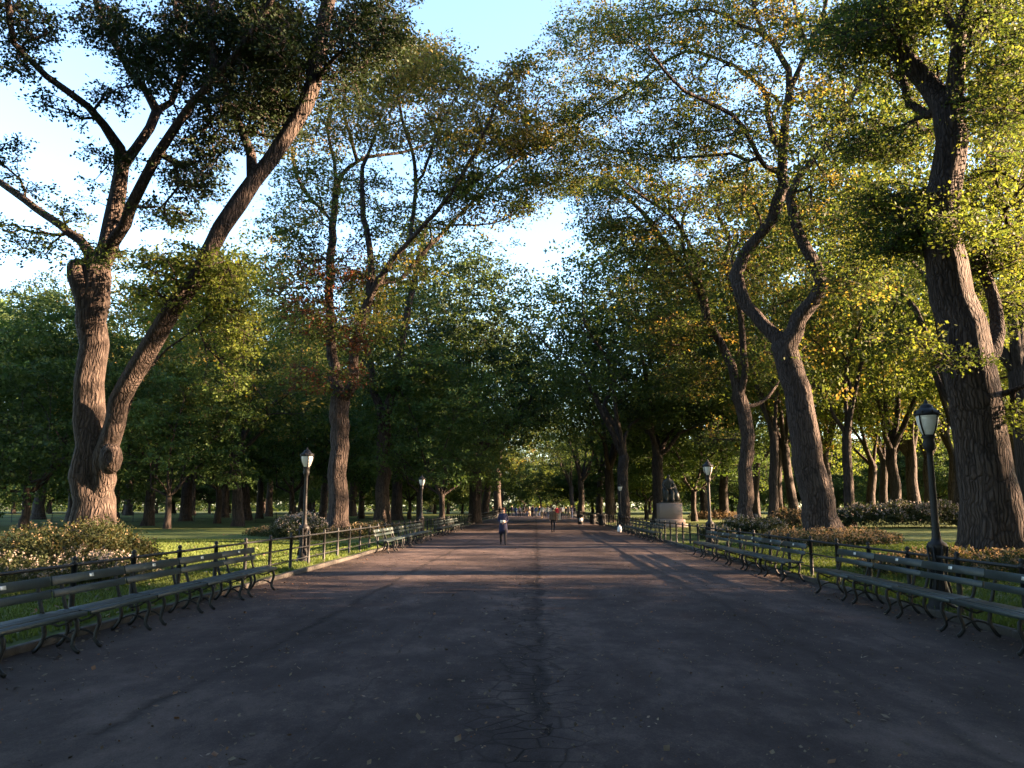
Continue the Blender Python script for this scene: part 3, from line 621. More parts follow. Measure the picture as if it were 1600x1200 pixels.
PROTO = {
 'elmA': proto_tree('elm_tree', 24, 8.5, 8.5, 5.5, .5, 17, 620, 42, 1.6, .24, [L_ELM, L_DARK], 1, [.6, .4], nl=5),
 'elmB': proto_tree('elm_tree', 22, 8.0, 7.0, 5.0, .42, 15, 560, 42, 1.6, .24, [L_DARK, L_ELM], 2, [.7, .3], .12, nl=4),
 'elmC': proto_tree('elm_tree', 20, 7.0, 5.5, 4.5, .36, 14, 520, 42, 1.5, .23, [L_ELM, L_YEL], 3, [.8, .2], -.1, nl=4),
 'dense': proto_tree('shade_tree', 24, 7.5, 5.5, 5.5, .5, 22, 800, 50, 1.4, .25, [L_SHADE, L_DARK], 4, [.55, .45], nl=6, vase=False),
 'maple': proto_tree('maple_tree', 12, 5.2, 2.6, 2.2, .2, 16, 420, 60, .95, .19, [L_MAPLE, L_DARK], 5, [.7, .3], nl=6, vase=False),
 'elmG': proto_tree('elm_tree', 22, 8.0, 7.5, 5.5, .42, 15, 560, 42, 1.6, .24, [L_GOLD, L_ELM], 12, [.6, .4], .08, nl=5),
 'gold': proto_tree('shade_tree', 16, 6.0, 3.8, 3.4, .3, 15, 420, 55, 1.1, .22, [L_GOLD, L_ELM], 6, [.6, .4], nl=5, vase=False),
 'low': proto_tree('understory_tree', 9, 4.5, 1.2, 1.6, .16, 14, 330, 55, 1.0, .24, [L_MAPLE, L_ELM], 7, [.6, .4], nl=5, vase=False),
 'lowd': proto_tree('understory_tree', 11, 5.5, .8, 1.6, .2, 18, 560, 70, 1.15, .18, [L_DARK, L_MAPLE], 8, [.8, .2], nl=5, vase=False),
}
DESC = {'elmA': 'broad tall elm', 'elmB': 'leaning dark-crowned elm', 'elmC': 'greenish-yellow elm', 'dense': 'dense dark shade tree', 'elmG': 'yellow-green crowned elm', 'maple': 'low layered maple', 'gold': 'sunny yellow-green tree', 'low': 'small green understory tree', 'lowd': 'dark low-branched tree'}
used = set(); PLACED = []
rt = random.Random(5)
def tree(kind, x, y, s=1.0, rz=None, sz=None, grp=None, label=None):
    p = PROTO[kind]; rz = rt.uniform(0, 6.28) if rz is None else rz
    sc = (s, s, sz or s)
    z = float(gz(x, y)) - .02
    if kind in used: r = dup(p, (x, y, z), rz, sc)
    else:
        used.add(kind); r = p; r.location = (x, y, z); r.rotation_euler = (0, 0, rz); r.scale = sc
    PLACED.append((kind, r, x, y, grp, label)); return r
def treepx(kind, px, y, s=1.0, **k):
    p = at(px, 800, y); return tree(kind, p[0], y, s, **k)
# left side, from near to far
treepx('lowd', -40, 62, 1.5); treepx('lowd', 40, 52, 1.35); treepx('dense', 60, 90, 1.15); treepx('dense', -40, 100, 1.2)
treepx('elmC', 230, 60, 1.0); treepx('lowd', 110, 80, 1.6); treepx('maple', 262, 52, .95); treepx('dense', 290, 78, 1.0); treepx('maple', 340, 68, 1.25)
treepx('elmB', 385, 84, 1.15); treepx('gold', 405, 96, 1.3); treepx('elmA', 350, 105, 1.2); treepx('gold', 180, 100, 1.5); treepx('dense', 130, 120, 1.2); treepx('elmA', 200, 130, 1.25)
treepx('elmC', 470, 95, 1.25); treepx('maple', 455, 75, 1.2); treepx('elmB', 505, 110, 1.25); treepx('gold', 565, 100, 1.2); treepx('elmA', 550, 125, 1.25)
treepx('maple', 690, 60, 1.1); treepx('maple', 655, 74, 1.3); treepx('dense', 742, 82, 1.2, label='towering dense dark tree closing the left side of the sky gap'); treepx('elmA', 620, 88, 1.15)
treepx('low', 640, 95, 1.3); treepx('elmA', 740, 96, 1.05); treepx('gold', 745, 108, .9); treepx('elmB', 758, 116, 1.3); treepx('elmA', 778, 140, 1.3); treepx('elmC', 785, 165, 1.0)
treepx('elmC', 372, 58, 1.05); treepx('gold', 420, 120, 1.6); treepx('gold', 300, 130, 1.6); treepx('lowd', 520, 140, 1.7); treepx('lowd', 620, 130, 1.6); treepx('lowd', 700, 150, 1.4)
# right side
treepx('elmB', 975, 66, 1.12); treepx('dense', 1030, 74, 1.1); treepx('elmA', 952, 84, .95); treepx('elmG', 935, 100, .95); treepx('elmA', 908, 122, .95); treepx('elmB', 895, 150, 1.0)
treepx('maple', 1085, 80, 1.3); treepx('elmG', 1100, 98, 1.05, sz=1.3); treepx('low', 1010, 92, 1.3); treepx('elmG', 1130, 92, 1.2); treepx('elmC', 1210, 64, 1.0, sz=1.5)
treepx('elmC', 1325, 60, 1.0, sz=1.5); treepx('elmG', 1215, 90, 1.1, sz=1.35); treepx('elmG', 1400, 76, 1.2); treepx('elmB', 1240, 76, 1.0, sz=1.35); treepx('elmA', 1430, 86, 1.2); treepx('elmG', 1500, 66, 1.15); treepx('elmG', 1300, 100, 1.3)
treepx('elmA', 1515, 54, 1.0, sz=1.4); treepx('elmA', 1612, 38, .95, sz=1.4); treepx('elmG', 1590, 72, 1.15); treepx('elmG', 1180, 112, 1.3); treepx('elmG', 1380, 112, 1.3); treepx('elmG', 1490, 96, 1.3); treepx('gold', 1060, 125, 1.5); treepx('gold', 1280, 130, 1.6); treepx('elmC', 1600, 100, 1.5); treepx('elmG', 1450, 110, 1.3); treepx('elmC', 1360, 90, 1.3)
treepx('low', 870, 205, 1.3); treepx('gold', 845, 190, .8); treepx('low', 820, 215, 1.3)
# far woods closing the view
for k in range(26):
    px = -60 + k * 68 + rt.uniform(-20, 20)
    yy = rt.uniform(165, 210) if not 780 < px < 890 else rt.uniform(250, 290)
    treepx(rt.choice(['dense', 'elmA', 'lowd', 'lowd']), px, yy, rt.uniform(1.3, 1.7))
for k in range(44):
    px = -70 + k * 40 + rt.uniform(-14, 14)
    treepx('lowd', px, rt.uniform(150, 185) if abs(px - 837) > 45 else rt.uniform(240, 280), rt.uniform(1.2, 1.7))
# trees just outside the right edge and behind the camera: they throw the shade over the near path
for (k, x, y, s) in (('dense', 17.5, 8.5, .75), ('lowd', 22, 14, 1.15), ('lowd', 15, 3, 1.2), ('dense', 25, 4, 1.0), ('lowd', 24, -6, 1.3), ('elmA', 13, -8, 1.1), ('dense', 38, 8, 1.1), ('dense', 40, -8, 1.1), ('lowd', 32, 13, 1.2), ('lowd', 29, 8.5, 1.25), ('elmA', 46, 45, 1.05), ('elmB', -14, 6, 1.1), ('elmA', -13, -8, 1.1), ('lowd', 48, 2, 1.6),
                     ('elmA', 0.5, -12, 1.2), ('dense', 11, 1, 1.15), ('dense', -11, 1, 1.15), ('dense', 2, -20, 1.3), ('elmA', -3, -7, 1.1), ('dense', 13, -14, 1.2), ('dense', -14, -16, 1.2), ('elmB', -24, 2, 1.2), ('dense', -26, 16, 1.1), ('elmA', -10, -24, 1.2), ('elmA', 11, -22, 1.2), ('dense', 24, -20, 1.2), ('dense', -24, -12, 1.2)):
    tree(k, x, y, s)
for (k, x, y, s) in (('elmC', 64, 24, 1.0), ('elmC', 76, 32.5, 1.08), ('elmB', 68, 43, 1.0), ('elmC', 62, 55, 1.05), ('elmB', 66, 70, 1.0)): tree(k, x, y, s)   # a row beyond the right edge that breaks the low sun into streaks
_g = np.random.default_rng(4)
_n = 7000; _x = _g.uniform(-330, 330, _n); _y = _g.uniform(225, 300, _n); _h = (7 + 4 * np.sin(_x * .09) + 3 * np.sin(_x * .23 + 1)) * _g.uniform(0, 1, _n) ** .8
V, Q, _ = leaf_arrays(np.stack([_x, _y, _h + .2], 1), _g, 30, 2.2, .75)
tag(mk('distant_woods', V, Q, [L_DARK]), 'dark mass of far-off woods closing the horizon', kind='stuff')
# labels: each tree is singled out by its kind, side and order across the picture
groups = {}
for kind, r, x, y, grp, lab in PLACED:
    px = proj((x, y, 1))[0]
    if lab: r['label'] = lab; r['group'] = 'park trees behind the elms'; continue
    off = y < 3 or px < -60 or px > 1660
    zone = ('out of view' if off else 'far' if y > 160 else 'left' if px < 837 else 'right')
    groups.setdefault((kind, zone), []).append((px, y, r))
OR = ['leftmost', 'second', 'third', 'fourth', 'fifth', 'sixth', 'seventh', 'eighth', 'ninth', 'tenth', 'eleventh', 'twelfth', 'thirteenth', 'fourteenth', 'fifteenth'] + ['16th', '17th', '18th', '19th', '20th', '21st', '22nd']
for (kind, zone), lst in groups.items():
    lst.sort(key=lambda q: q[0])
    for i, (px, y, r) in enumerate(lst):
        if zone in ('far', 'out of view'): r['label'] = DESC[kind] + (' in the distant woods closing the view' if zone == 'far' else ' outside the frame shading the near path'); r['group'] = DESC[kind] + ('s in the distant woods' if zone == 'far' else 's outside the frame'); continue
        ordn = OR[i] if i == 0 else OR[i] + ' from left'
        tail = {'far': 'in the distant woods closing the view', 'left': 'behind the left lawn', 'right': 'behind the right lawn', 'out of view': 'just outside the picture shading the near path'}[zone]
        r['label'] = f'{DESC[kind]}, {ordn} of its kind {tail}'; r['group'] = 'park trees behind the elms'

# ------------------------------------------------------------------ fence
def post(h=.98, w=.042):
    m = MB(); m.lathe([(w * 1.5, 0), (w * 1.5, .05), (w, .08), (w, h - .13), (w * 1.35, h - .12), (w * 1.35, h - .095), (w * .6, h - .08), (w * 1.05, h - .05), (w * 1.0, h - .03), (w * .3, h)], n=8)
    return m
def fence(label, pts, spacing, h=.98, rails=(.86, .56, .26), w=.042, group=None):
    (x0, y0), (x1, y1) = pts; ln = math.hypot(x1 - x0, y1 - y0); n = int(ln / spacing)
    root = thing('iron_fence', label, 'fence', (x0, y0, 0), group=group)
    p0 = None
    for i in range(n + 1):
        t = i * spacing / ln; x, y = (x1 - x0) * t, (y1 - y0) * t; z = float(gz(x0 + x, y0 + y)) - .03
        if p0 is None: p0 = post(h, w).build('post', IRON, root, smooth=False); o = p0
        else: o = p0.copy(); COL.objects.link(o); o.parent = root
        o.location = (x, y, z)
    for zr in rails:
        m = MB(); ts = np.linspace(0, n * spacing / ln, 12)
        m.tube([((x1 - x0) * t, (y1 - y0) * t, float(gz(x0 + (x1 - x0) * t)) - .03 + zr) for t in ts], .023 if zr > .8 else .016, 6)
        m.build('rail', IRON, root)
    return root
fence('long black iron fence with ball-topped posts behind the left benches', ((-6.45, 2.9), (-6.45, 154)), 1.68, group='black iron fences')
fence('long black iron fence with ball-topped posts behind the right benches', ((6.5, 2.8), (6.5, 154)), 1.68, group='black iron fences')
fence('low thin fence crossing the far side of the left lawn', ((-58, 74), (-12, 74)), 1.9, .95, (.8, .45, .12), .03, group='black iron fences')

# ------------------------------------------------------------------ benches
def swept(pts, w, d):
    """a cast-iron bar: profile in the y-z plane, w along x, d thick"""
    m = MB(); P = catmull(np.array([[0, y, z] for y, z in pts]), .05); k = len(P)
    t = np.gradient(P, axis=0); t /= np.linalg.norm(t, axis=1, keepdims=True); nrm = np.stack([t[:, 0] * 0, -t[:, 2], t[:, 1]], 1)
    V = np.stack([P + nrm * d / 2 + [w / 2, 0, 0], P + nrm * d / 2 - [w / 2, 0, 0], P - nrm * d / 2 - [w / 2, 0, 0], P - nrm * d / 2 + [w / 2, 0, 0]], 1).reshape(-1, 3)
    Q = [(i * 4 + j, i * 4 + (j + 1) % 4, (i + 1) * 4 + (j + 1) % 4, (i + 1) * 4 + j) for i in range(k - 1) for j in range(4)] + [(3, 2, 1, 0), tuple((k - 1) * 4 + j for j in range(4))]
    m.add(V, Q); return m
def make_bench():
    """local: x along the bench, +y to its back"""
    root = thing('park_bench', 'x', 'bench')
    s = MB()
    for k, (y, z) in enumerate(((.0, .445), (.085, .455), (.17, .452), (.255, .445), (.34, .44))): s.box((0, y + .03, z), (1.74, .072, .028), bev=.005)
    s.box((0, -.022, .43), (1.74, .022, .05), bev=.004)
    s.build('seat', GREENW, root)
    tl = Matrix.Rotation(R(-12), 3, 'X'); b = MB()
    b.box((0, .475, .80), (1.76, .028, .115), tl, .005); b.box((0, .442, .65), (1.74, .026, .09), tl, .005)
    b.build('backrest', GREENW, root)
    legf = [(.02, .42), (-.03, .36), (-.035, .27), (.0, .17), (.005, .09), (-.045, .03), (-.085, .012)]
    legr = [(.36, .42), (.375, .33), (.35, .22), (.375, .12), (.44, .03), (.475, .012)]
    sup = [(.34, .40), (.40, .47), (.425, .55), (.45, .66), (.49, .80), (.51, .86)]
    for x in (-.66, .66):
        for prof in (legf, legr):
            o = swept(prof, .03, .042).build('leg', IRON, root); o.location.x = x
        o = swept(sup, .028, .036).build('back_support', IRON, root); o.location.x = x
        o = swept([(.0, .40), (.1, .34), (.19, .31), (.28, .34), (.37, .40)], .022, .025).build('brace', IRON, root); o.location.x = x
        o = swept([(.0, .13), (.1, .19), (.19, .21), (.28, .19), (.365, .15)], .02, .022).build('stretcher', IRON, root); o.location.x = x
    p = MB(); p.box((0, .459, .808), (.10, .006, .045), tl, .002); p.build('plaque', PLAQUE, root)
    return root
BEN = make_bench(); bused = False
def bench(side, yc, label):
    global bused
    x = -5.42 if side < 0 else 5.62
    rz = math.pi / 2 if side < 0 else -math.pi / 2          # back towards the lawn
    loc = (x + rt.uniform(-.015, .015), yc, 0); rz += R(rt.uniform(-.7, .7))
    g = 'green park benches along the path'
    if not bused: BEN.location = loc; BEN.rotation_euler = (0, 0, rz); BEN['label'] = label; BEN['group'] = g; bused = True; return BEN
    return dup(BEN, loc, rz, label=label, group=g)
NO = ['nearest', 'second', 'third', 'fourth', 'fifth', 'sixth', 'seventh', 'eighth', 'ninth', 'tenth', 'eleventh', 'twelfth']
for i in range(5): bench(-1, 8.93 + i * 1.78, f'dark green slatted bench, {NO[i]} in the near left row by the flower bed')
for i in range(5): bench(1, 8.7 + i * 1.8 - .05, f'dark green slatted bench, {NO[i]} in the near right row below the lamp')
for i in range(7): bench(-1, 30.4 + i * 1.8, f'dark green bench, {NO[i]} in the left row after the open fence')
for i in range(6): bench(1, 19.6 + i * 1.8, f'dark green bench, {NO[i]} in the right row beside the pale tree-ring plants')
for i in range(8): bench(-1, 47.5 + i * 1.8, f'small distant bench, {NO[i]} in the left row past the second lamp')
for i in range(8): bench(1, 40 + i * 1.8, f'small distant bench, {NO[i]} in the far right row near the statue')

# ------------------------------------------------------------------ lamps
def make_lamp():
    root = thing('street_lamp', 'x', 'lamp')
    m = MB()
    m.lathe([(.24, 0), (.24, .07), (.2, .1), (.185, .2), (.15, .3), (.115, .42), (.1, .6), (.098, .92), (.125, .97), (.155, 1.02), (.165, 1.07), (.15, 1.12), (.09, 1.16), (.075, 1.22), (.062, 1.4), (.05, 2.6), (.052, 2.7), (.085, 2.74), (.1, 2.8), (.1, 2.84), (.085, 2.9), (.105, 2.94), (.11, 2.97), (.09, 2.99)], n=16)
    for k in range(8):
        a = k * math.pi / 4; m.tube([(.165 * math.cos(a), .165 * math.sin(a), 1.07), (.12 * math.cos(a), .12 * math.sin(a), .6), (.19 * math.cos(a), .19 * math.sin(a), .22)], .018, 6)
    m.build('post', LAMPIRON, root, smooth=True)
    g = MB(); g.lathe([(.08, 2.985), (.1, 3.0), (.135, 3.08), (.165, 3.17), (.182, 3.26), (.185, 3.31), (.17, 3.33)], n=20); g.build('globe', GLASSY, root, smooth=True)
    for k in range(4):
        a = k * math.pi / 2 + .5
        rb = MB(); rb.tube([(r * math.cos(a), r * math.sin(a), z) for r, z in ((.1, 2.97), (.145, 3.07), (.178, 3.17), (.196, 3.26), (.2, 3.33))], .013, 6); rb.build('rib', LAMPIRON, root)
    c = MB(); c.lathe([(.16, 3.325), (.215, 3.33), (.222, 3.355), (.2, 3.385), (.19, 3.41), (.14, 3.445), (.11, 3.46), (.105, 3.5), (.06, 3.53), (.03, 3.545), (.034, 3.57), (.02, 3.595), (.004, 3.63)], n=20)
    for k in range(8):
        a = k * math.pi / 4; c.box((.2 * math.cos(a), .2 * math.sin(a), 3.385), (.035, .035, .05), Matrix.Rotation(a, 3, 'Z'), .006)
    c.build('lamp_cap', LAMPIRON, root, smooth=True); return root
LAMP = make_lamp(); lused = False
for x, y, s, lab in ((float(at(1449, 660, 13.6)[0]), 13.6, .95, 'black cast-iron park lamp standing behind the near right benches'), (-6.95, 24.3, .95, 'black park lamp in front of the golden-topped elm on the left'),
                  (6.6, 31.2, .95, 'black park lamp between the statue and the slimmer elm on the right'), (-6.5, 46, .95, 'park lamp with bright globe at the far end of the left benches'),
                  (6.5, 63, .95, 'distant thin park lamp just left of the statue pedestal'), (-7.1, 93, .95, 'tiny far lamp beside the left fence against yellow leaves'), (-4.9, 146, .95, 'farthest tiny lamp left of the walking crowd'),
                  (-32.3, 90, .95, 'lone park lamp beyond the fence across the left lawn')):
    if not lused: LAMP.location = (x, y, gz(x) - .02); LAMP.scale = (s,) * 3; LAMP['label'] = lab; LAMP['group'] = 'cast-iron park lamps'; lused = True
    else: dup(LAMP, (x, y, gz(x) - .02), 0, s, lab, 'cast-iron park lamps')

# ------------------------------------------------------------------ people
SKIN = plain('skin', (.42, .26, .19), .6, .3, 0, .05)
CL = {n: plain('cloth_' + n, c, .85, .2, 0, .15, 20) for n, c in dict(black=(.012, .012, .015), navy=(.02, .022, .05), teal=(.012, .035, .035), brown=(.09, .055, .035), white=(.75, .73, .7), red=(.6, .06, .09), pink=(.65, .3, .32), grey=(.2, .2, .21), khaki=(.3, .24, .16), blue=(.06, .1, .25), denim=(.05, .07, .13), olive=(.07, .075, .04)).items()}
HAIR = {n: plain('hair_' + n, c, .6, .3, 0, .3, 30) for n, c in dict(dark=(.015, .01, .008), auburn=(.09, .03, .015), fair=(.3, .2, .1)).items()}
def skinned(verts, edges, rad, sub=1, name='body'):
    me = bpy.data.meshes.new(name); me.from_pydata(verts, edges, []); o = bpy.data.objects.new('tmp', me); COL.objects.link(o)
    md = o.modifiers.new('s', 'SKIN'); md.use_smooth_shade = True
    for i, r in enumerate(rad): v = me.skin_vertices[0].data[i]; v.radius = (r, r) if np.isscalar(r) else r
    me.skin_vertices[0].data[0].use_root = True
    if sub: sb = o.modifiers.new('u', 'SUBSURF'); sb.levels = sub; sb.render_levels = sub
    dg = bpy.context.evaluated_depsgraph_get(); nm = bpy.data.meshes.new_from_object(o.evaluated_get(dg))
    V = np.array([v.co[:] for v in nm.vertices]); Fs = [list(p.vertices) for p in nm.polygons]
    bpy.data.objects.remove(o); bpy.data.meshes.remove(me); bpy.data.meshes.remove(nm)
    return V, Fs
def person(label, loc, rz, H=1.7, top='black', legs='black', hair='dark', long_hair=False, coat=0.0, step=.28, held=None, bag=None, lean=0, fingers=False, arms=0, group=None, shoes='black', bare=False):
    """faces -y locally; coat = length of coat skirt below the hips"""
    s = H / 1.7; st = step
    v = [(0, .0, .95), (0, 0, 1.15), (0, .0, 1.38), (0, -.005, 1.47), (0, -.015, 1.55), (0, -.02, 1.63),
         (.09, 0, .90), (.10, -st * .55, .50), (.10, -st * .8, .09), (.105, -st * .8 - .14, .035),
         (-.09, 0, .90), (-.10, st * .05, .50), (-.10, st * .8, .13), (-.105, st * .8 - .12, .04),
         (.17, 0, 1.38), (.215, .05 * 1, 1.12), (.215 if not held else .1, .0 if not held else -.2, .88 if not held else 1.06), (.2 if not held else .05, -.03 if not held else -.24, .80 if not held else 1.07),
         (-.17, 0, 1.38), (-.215, -.03, 1.12), (-.215 if not held else -.1, -.12 if not held else -.2, .89 if not held else 1.06), (-.2 if not held else -.05, -.15 if not held else -.24, .81 if not held else 1.05)]
    if arms == 1: v[20] = (-.16, -.22, 1.2); v[21] = (-.12, -.25, 1.28)
    e = [(0, 1), (1, 2), (2, 3), (3, 4), (4, 5), (0, 6), (6, 7), (7, 8), (8, 9), (0, 10), (10, 11), (11, 12), (12, 13), (2, 14), (14, 15), (15, 16), (16, 17), (2, 18), (18, 19), (19, 20), (20, 21)]
    r = [(.15, .11), (.125, .095), (.15, .105), .055, (.085, .095), (.075, .085), .09, .065, .045, .035, .09, .065, .045, .035, .065, .05, .035, .032, .065, .05, .035, .032]
    v = [(a * s, b * s, c * s) for a, b, c in v]; r = [tuple(q * s for q in x) if isinstance(x, tuple) else x * s for x in r]
    V, Fs = skinned(v, e, r, 1)
    # a face: nose, brow and chin pulled out of the head
    for i in range(len(V)):
        x, y, z = V[i] / s
        if z > 1.46 and y < -.05:
            d = .02 * math.exp(-((x / .018) ** 2 + ((z - 1.565) / .03) ** 2)) + .008 * math.exp(-((x / .04) ** 2 + ((z - 1.5) / .02) ** 2)) - .006 * math.exp(-(((abs(x) - .033) / .015) ** 2 + ((z - 1.59) / .012) ** 2))
            V[i, 1] -= d * s
    root = thing('person', label, 'person', loc, rz, group)
    mats = [CL[shoes], SKIN if bare else CL[legs], CL[top], SKIN]
    mi = []
    for f in Fs:
        c = V[f].mean(0) / s
        hand = (abs(c[0]) > .17 and c[2] < .87) or (held and c[1] < -.2 and c[2] > .98)
        mi.append(3 if (c[2] > 1.46 or hand) else 2 if (c[2] > .93 or (abs(c[0]) > .17 and c[2] > .8)) else 0 if c[2] < .09 else (1 if c[2] < .93 else 2))
    me = bpy.data.meshes.new('body'); 
    VV = [tuple(x) for x in V]
    if fingers:
        hm = MB()
        for hx in (17, 21):
            hb = np.array(v[hx]); sgn = 1 if hx == 17 else -1
            dirn = np.array([0, -.25, -1.]) if not held else np.array([-sgn * .8, -.4, -.1]); dirn /= np.linalg.norm(dirn)
            side = np.array([0, 1., -.2]) if not held else np.array([0, .1, 1.])
            for k, ln in enumerate((.06, .075, .08, .072, .055)):
                b0 = hb + side * (k - 2) * .016 * s; d2 = dirn if k else (dirn * .6 + side * -.8)
                hm.tube([b0, b0 + d2 * ln * .5, b0 + d2 * ln + np.array([-sgn * .02, -.01, 0])], [.009, .0085, .006], 6)
        n0 = len(VV)
        VV += [tuple(x) for x in np.concatenate(hm.V)]
        for q in hm.Q: Fs += [[int(t) + n0 for t in row] for row in np.atleast_2d(q)]; mi += [3] * len(np.atleast_2d(q))
        for q in hm.T: Fs += [[int(t) + n0 for t in row] for row in np.atleast_2d(q)]; mi += [3] * len(np.atleast_2d(q))
    me.from_pydata(VV, [], Fs)
    for m_ in mats: me.materials.append(m_)
    me.polygons.foreach_set('material_index', mi); me.polygons.foreach_set('use_smooth', [True] * len(Fs))
    b = bpy.data.objects.new('body', me); COL.objects.link(b); b.parent = root
    h = MB(); n = 12
    pr = [(.004, .128), (.05, .118), (.082, .085), (.096, .04), (.098, .0)] + ([(.1, -.06), (.105, -.13), (.09, -.2), (.05, -.24)] if long_hair else [(.092, -.03), (.075, -.06)])
    V0 = []
    for rr_, z in pr:
        for k in range(n):
            a = k * 2 * math.pi / n; yy = rr_ * math.sin(a); xx = rr_ * math.cos(a)
            if z < .075 and yy < -.02: yy = -.02 + (yy + .02) * .1; 
            V0.append(((xx) * s, (yy + .0) * s + .002, (1.60 + z) * s))
    h.add(V0, [(i * n + j, (i + 1) * n + j, (i + 1) * n + (j + 1) % n, i * n + (j + 1) % n) for i in range(len(pr) - 1) for j in range(n)])
    h.build('hair', HAIR[hair], root, smooth=True)
    if coat:
        c = MB(); n = 16; V0 = []
        prf = [(.075, .06, 1.45), (.15, .1, 1.41), (.185, .12, 1.32), (.175, .125, 1.2), (.16, .12, 1.08), (.18, .135, .95), (.2, .15, .95 - coat * .5), (.215, .17, .95 - coat), (.2, .155, .95 - coat + .01)]
        g = random.Random(hash(label) % 1000)
        for q, (a_, b_, z) in enumerate(prf):
            for k in range(n):
                t = k * 2 * math.pi / n; w = 1 + (.04 * math.sin(5 * t + q * .3) if q > 4 else 0)
                V0.append((a_ * math.cos(t) * w * s, b_ * math.sin(t) * w * s, z * s))
        c.add(V0, [(i * n + j, (i + 1) * n + j, (i + 1) * n + (j + 1) % n, i * n + (j + 1) % n) for i in range(len(prf) - 1) for j in range(n)])
        c.build('coat', CL[top], root, smooth=True)
    if bag:
        bm_ = MB(); bm_.box((0, .17 * s, 1.2 * s), (.28, .13, .38), bev=.03); bm_.build('backpack', CL[bag], root)
    return root
p = at(786, 850, 36.2)
person('woman in long dark coat walking toward the camera with a white paper', (p[0], 36.2, 0), .05, 1.62, 'navy', 'black', 'auburn', True, .42, .26, held=True, fingers=True)
m = MB(); m.box((0, 0, 0), (.22, .012, .13), Matrix.Rotation(.5, 3, 'X'), .003); m.box((0, -.009, .0), (.18, .004, .10), Matrix.Rotation(.5, 3, 'X'))
pp = m.build('paper', CL['white'], None, loc=(p[0], 36.2 - .275, 1.035)); tag(pp, 'small white paper held by the walking woman in the dark coat', 'paper')
p = at(864, 831, 53.0)
person('person in an olive-brown jacket and black trousers walking on the path before the crowd', (p[0], 53, 0), math.pi - .2, 1.62, 'brown', 'black', 'dark', False, .08, .24, fingers=True)
# the crowd far down the path
rp = random.Random(9)
crowd = [(781, 120, 'black', 'denim'), (800, 140, 'navy', 'black'), (806, 134, 'blue', 'denim'), (812, 128, 'navy', 'black'), (818, 142, 'grey', 'black'), (823, 130, 'brown', 'denim'), (827, 138, 'black', 'khaki'), (832, 126, 'navy', 'black'), (838, 132, 'blue', 'grey'), (843, 140, 'black', 'denim'),
         (847, 112, 'white', 'khaki'), (851, 118, 'grey', 'black'), (856, 108, 'white', 'denim'), (859, 122, 'khaki', 'black'), (862, 100, 'white', 'khaki'), (870, 96, 'red', 'khaki'), (874, 98, 'pink', 'white'), (879, 110, 'white', 'black'), (884, 125, 'black', 'black'), (889, 104, 'grey', 'khaki'), (893, 118, 'navy', 'denim'), (898, 130, 'black', 'grey'), (770, 128, 'olive', 'black'), (790, 150, 'black', 'denim')]
for i, (px, y, tp, lg) in enumerate(crowd):
    p = at(px, 800, y)
    person(f'tiny walker in {tp} top and {lg} trousers at {"left" if px < 815 else "centre" if px < 855 else "right"} of distant crowd', (p[0], y, 0), rp.choice([0, math.pi]) + rp.uniform(-.4, .4), rp.uniform(1.6, 1.85), tp, lg, rp.choice(['dark', 'dark', 'fair', 'auburn']), rp.random() < .4, step=rp.uniform(.15, .32), bag='black' if rp.random() < .2 else None, group='distant crowd on the path')

# ------------------------------------------------------------------ statue
ST = thing('statue', 'dark bronze seated figure on a pinkish granite pedestal behind the right fence', 'statue', (10.1, 62, gz(10.1)))
m = MB(); m.box((0, 0, .12), (2.3, 2.3, .34), bev=.02); m.box((0, 0, .46), (2.0, 2.0, .34), bev=.03); m.box((0, 0, 1.22), (1.68, 1.6, 1.18), bev=.03); m.build('pedestal', GRANITE, ST)
m = MB(); m.box((0, .1, 1.86), (1.35, 1.3, .1), bev=.02); m.box((0, .42, 2.45), (.8, .5, 1.1), bev=.08); m.box((.1, .5, 3.0), (.7, .3, .7), bev=.12); m.build('bronze_seat', BRONZE, ST)
V, Fs = skinned([(0, .25, 2.75), (0, .2, 3.1), (0, .12, 3.5), (0, .06, 3.68), (0, .0, 3.82), (0, -.02, 3.98), (.17, .1, 2.68), (.2, -.5, 2.62), (.2, -.55, 2.05), (.2, -.78, 1.96), (-.17, .1, 2.68), (-.2, -.42, 2.66), (-.22, -.35, 2.05), (-.22, -.6, 1.96), (.28, .12, 3.48), (.42, .0, 3.1), (.25, -.35, 2.95), (.15, -.5, 2.98), (-.28, .12, 3.48), (-.44, .05, 3.12), (-.3, -.3, 2.9), (-.2, -.45, 2.85)],
               [(0, 1), (1, 2), (2, 3), (3, 4), (4, 5), (0, 6), (6, 7), (7, 8), (8, 9), (0, 10), (10, 11), (11, 12), (12, 13), (2, 14), (14, 15), (15, 16), (16, 17), (2, 18), (18, 19), (19, 20), (20, 21)],
               [.25, .22, .24, .09, .13, .12, .17, .14, .1, .07, .17, .14, .1, .07, .12, .1, .07, .05, .12, .1, .07, .05], 2)
me = bpy.data.meshes.new('figure'); me.from_pydata([tuple(x) for x in V], [], Fs); me.materials.append(BRONZE); me.polygons.foreach_set('use_smooth', [True] * len(Fs))
o = bpy.data.objects.new('figure', me); COL.objects.link(o); o.parent = ST
m = MB(); m.tube([(.05, .35, 3.55), (.4, .4, 3.1), (.55, .3, 2.5), (.55, .1, 1.95)], [.12, .22, .28, .3], 10); m.build('cloak', BRONZE, ST, smooth=True)

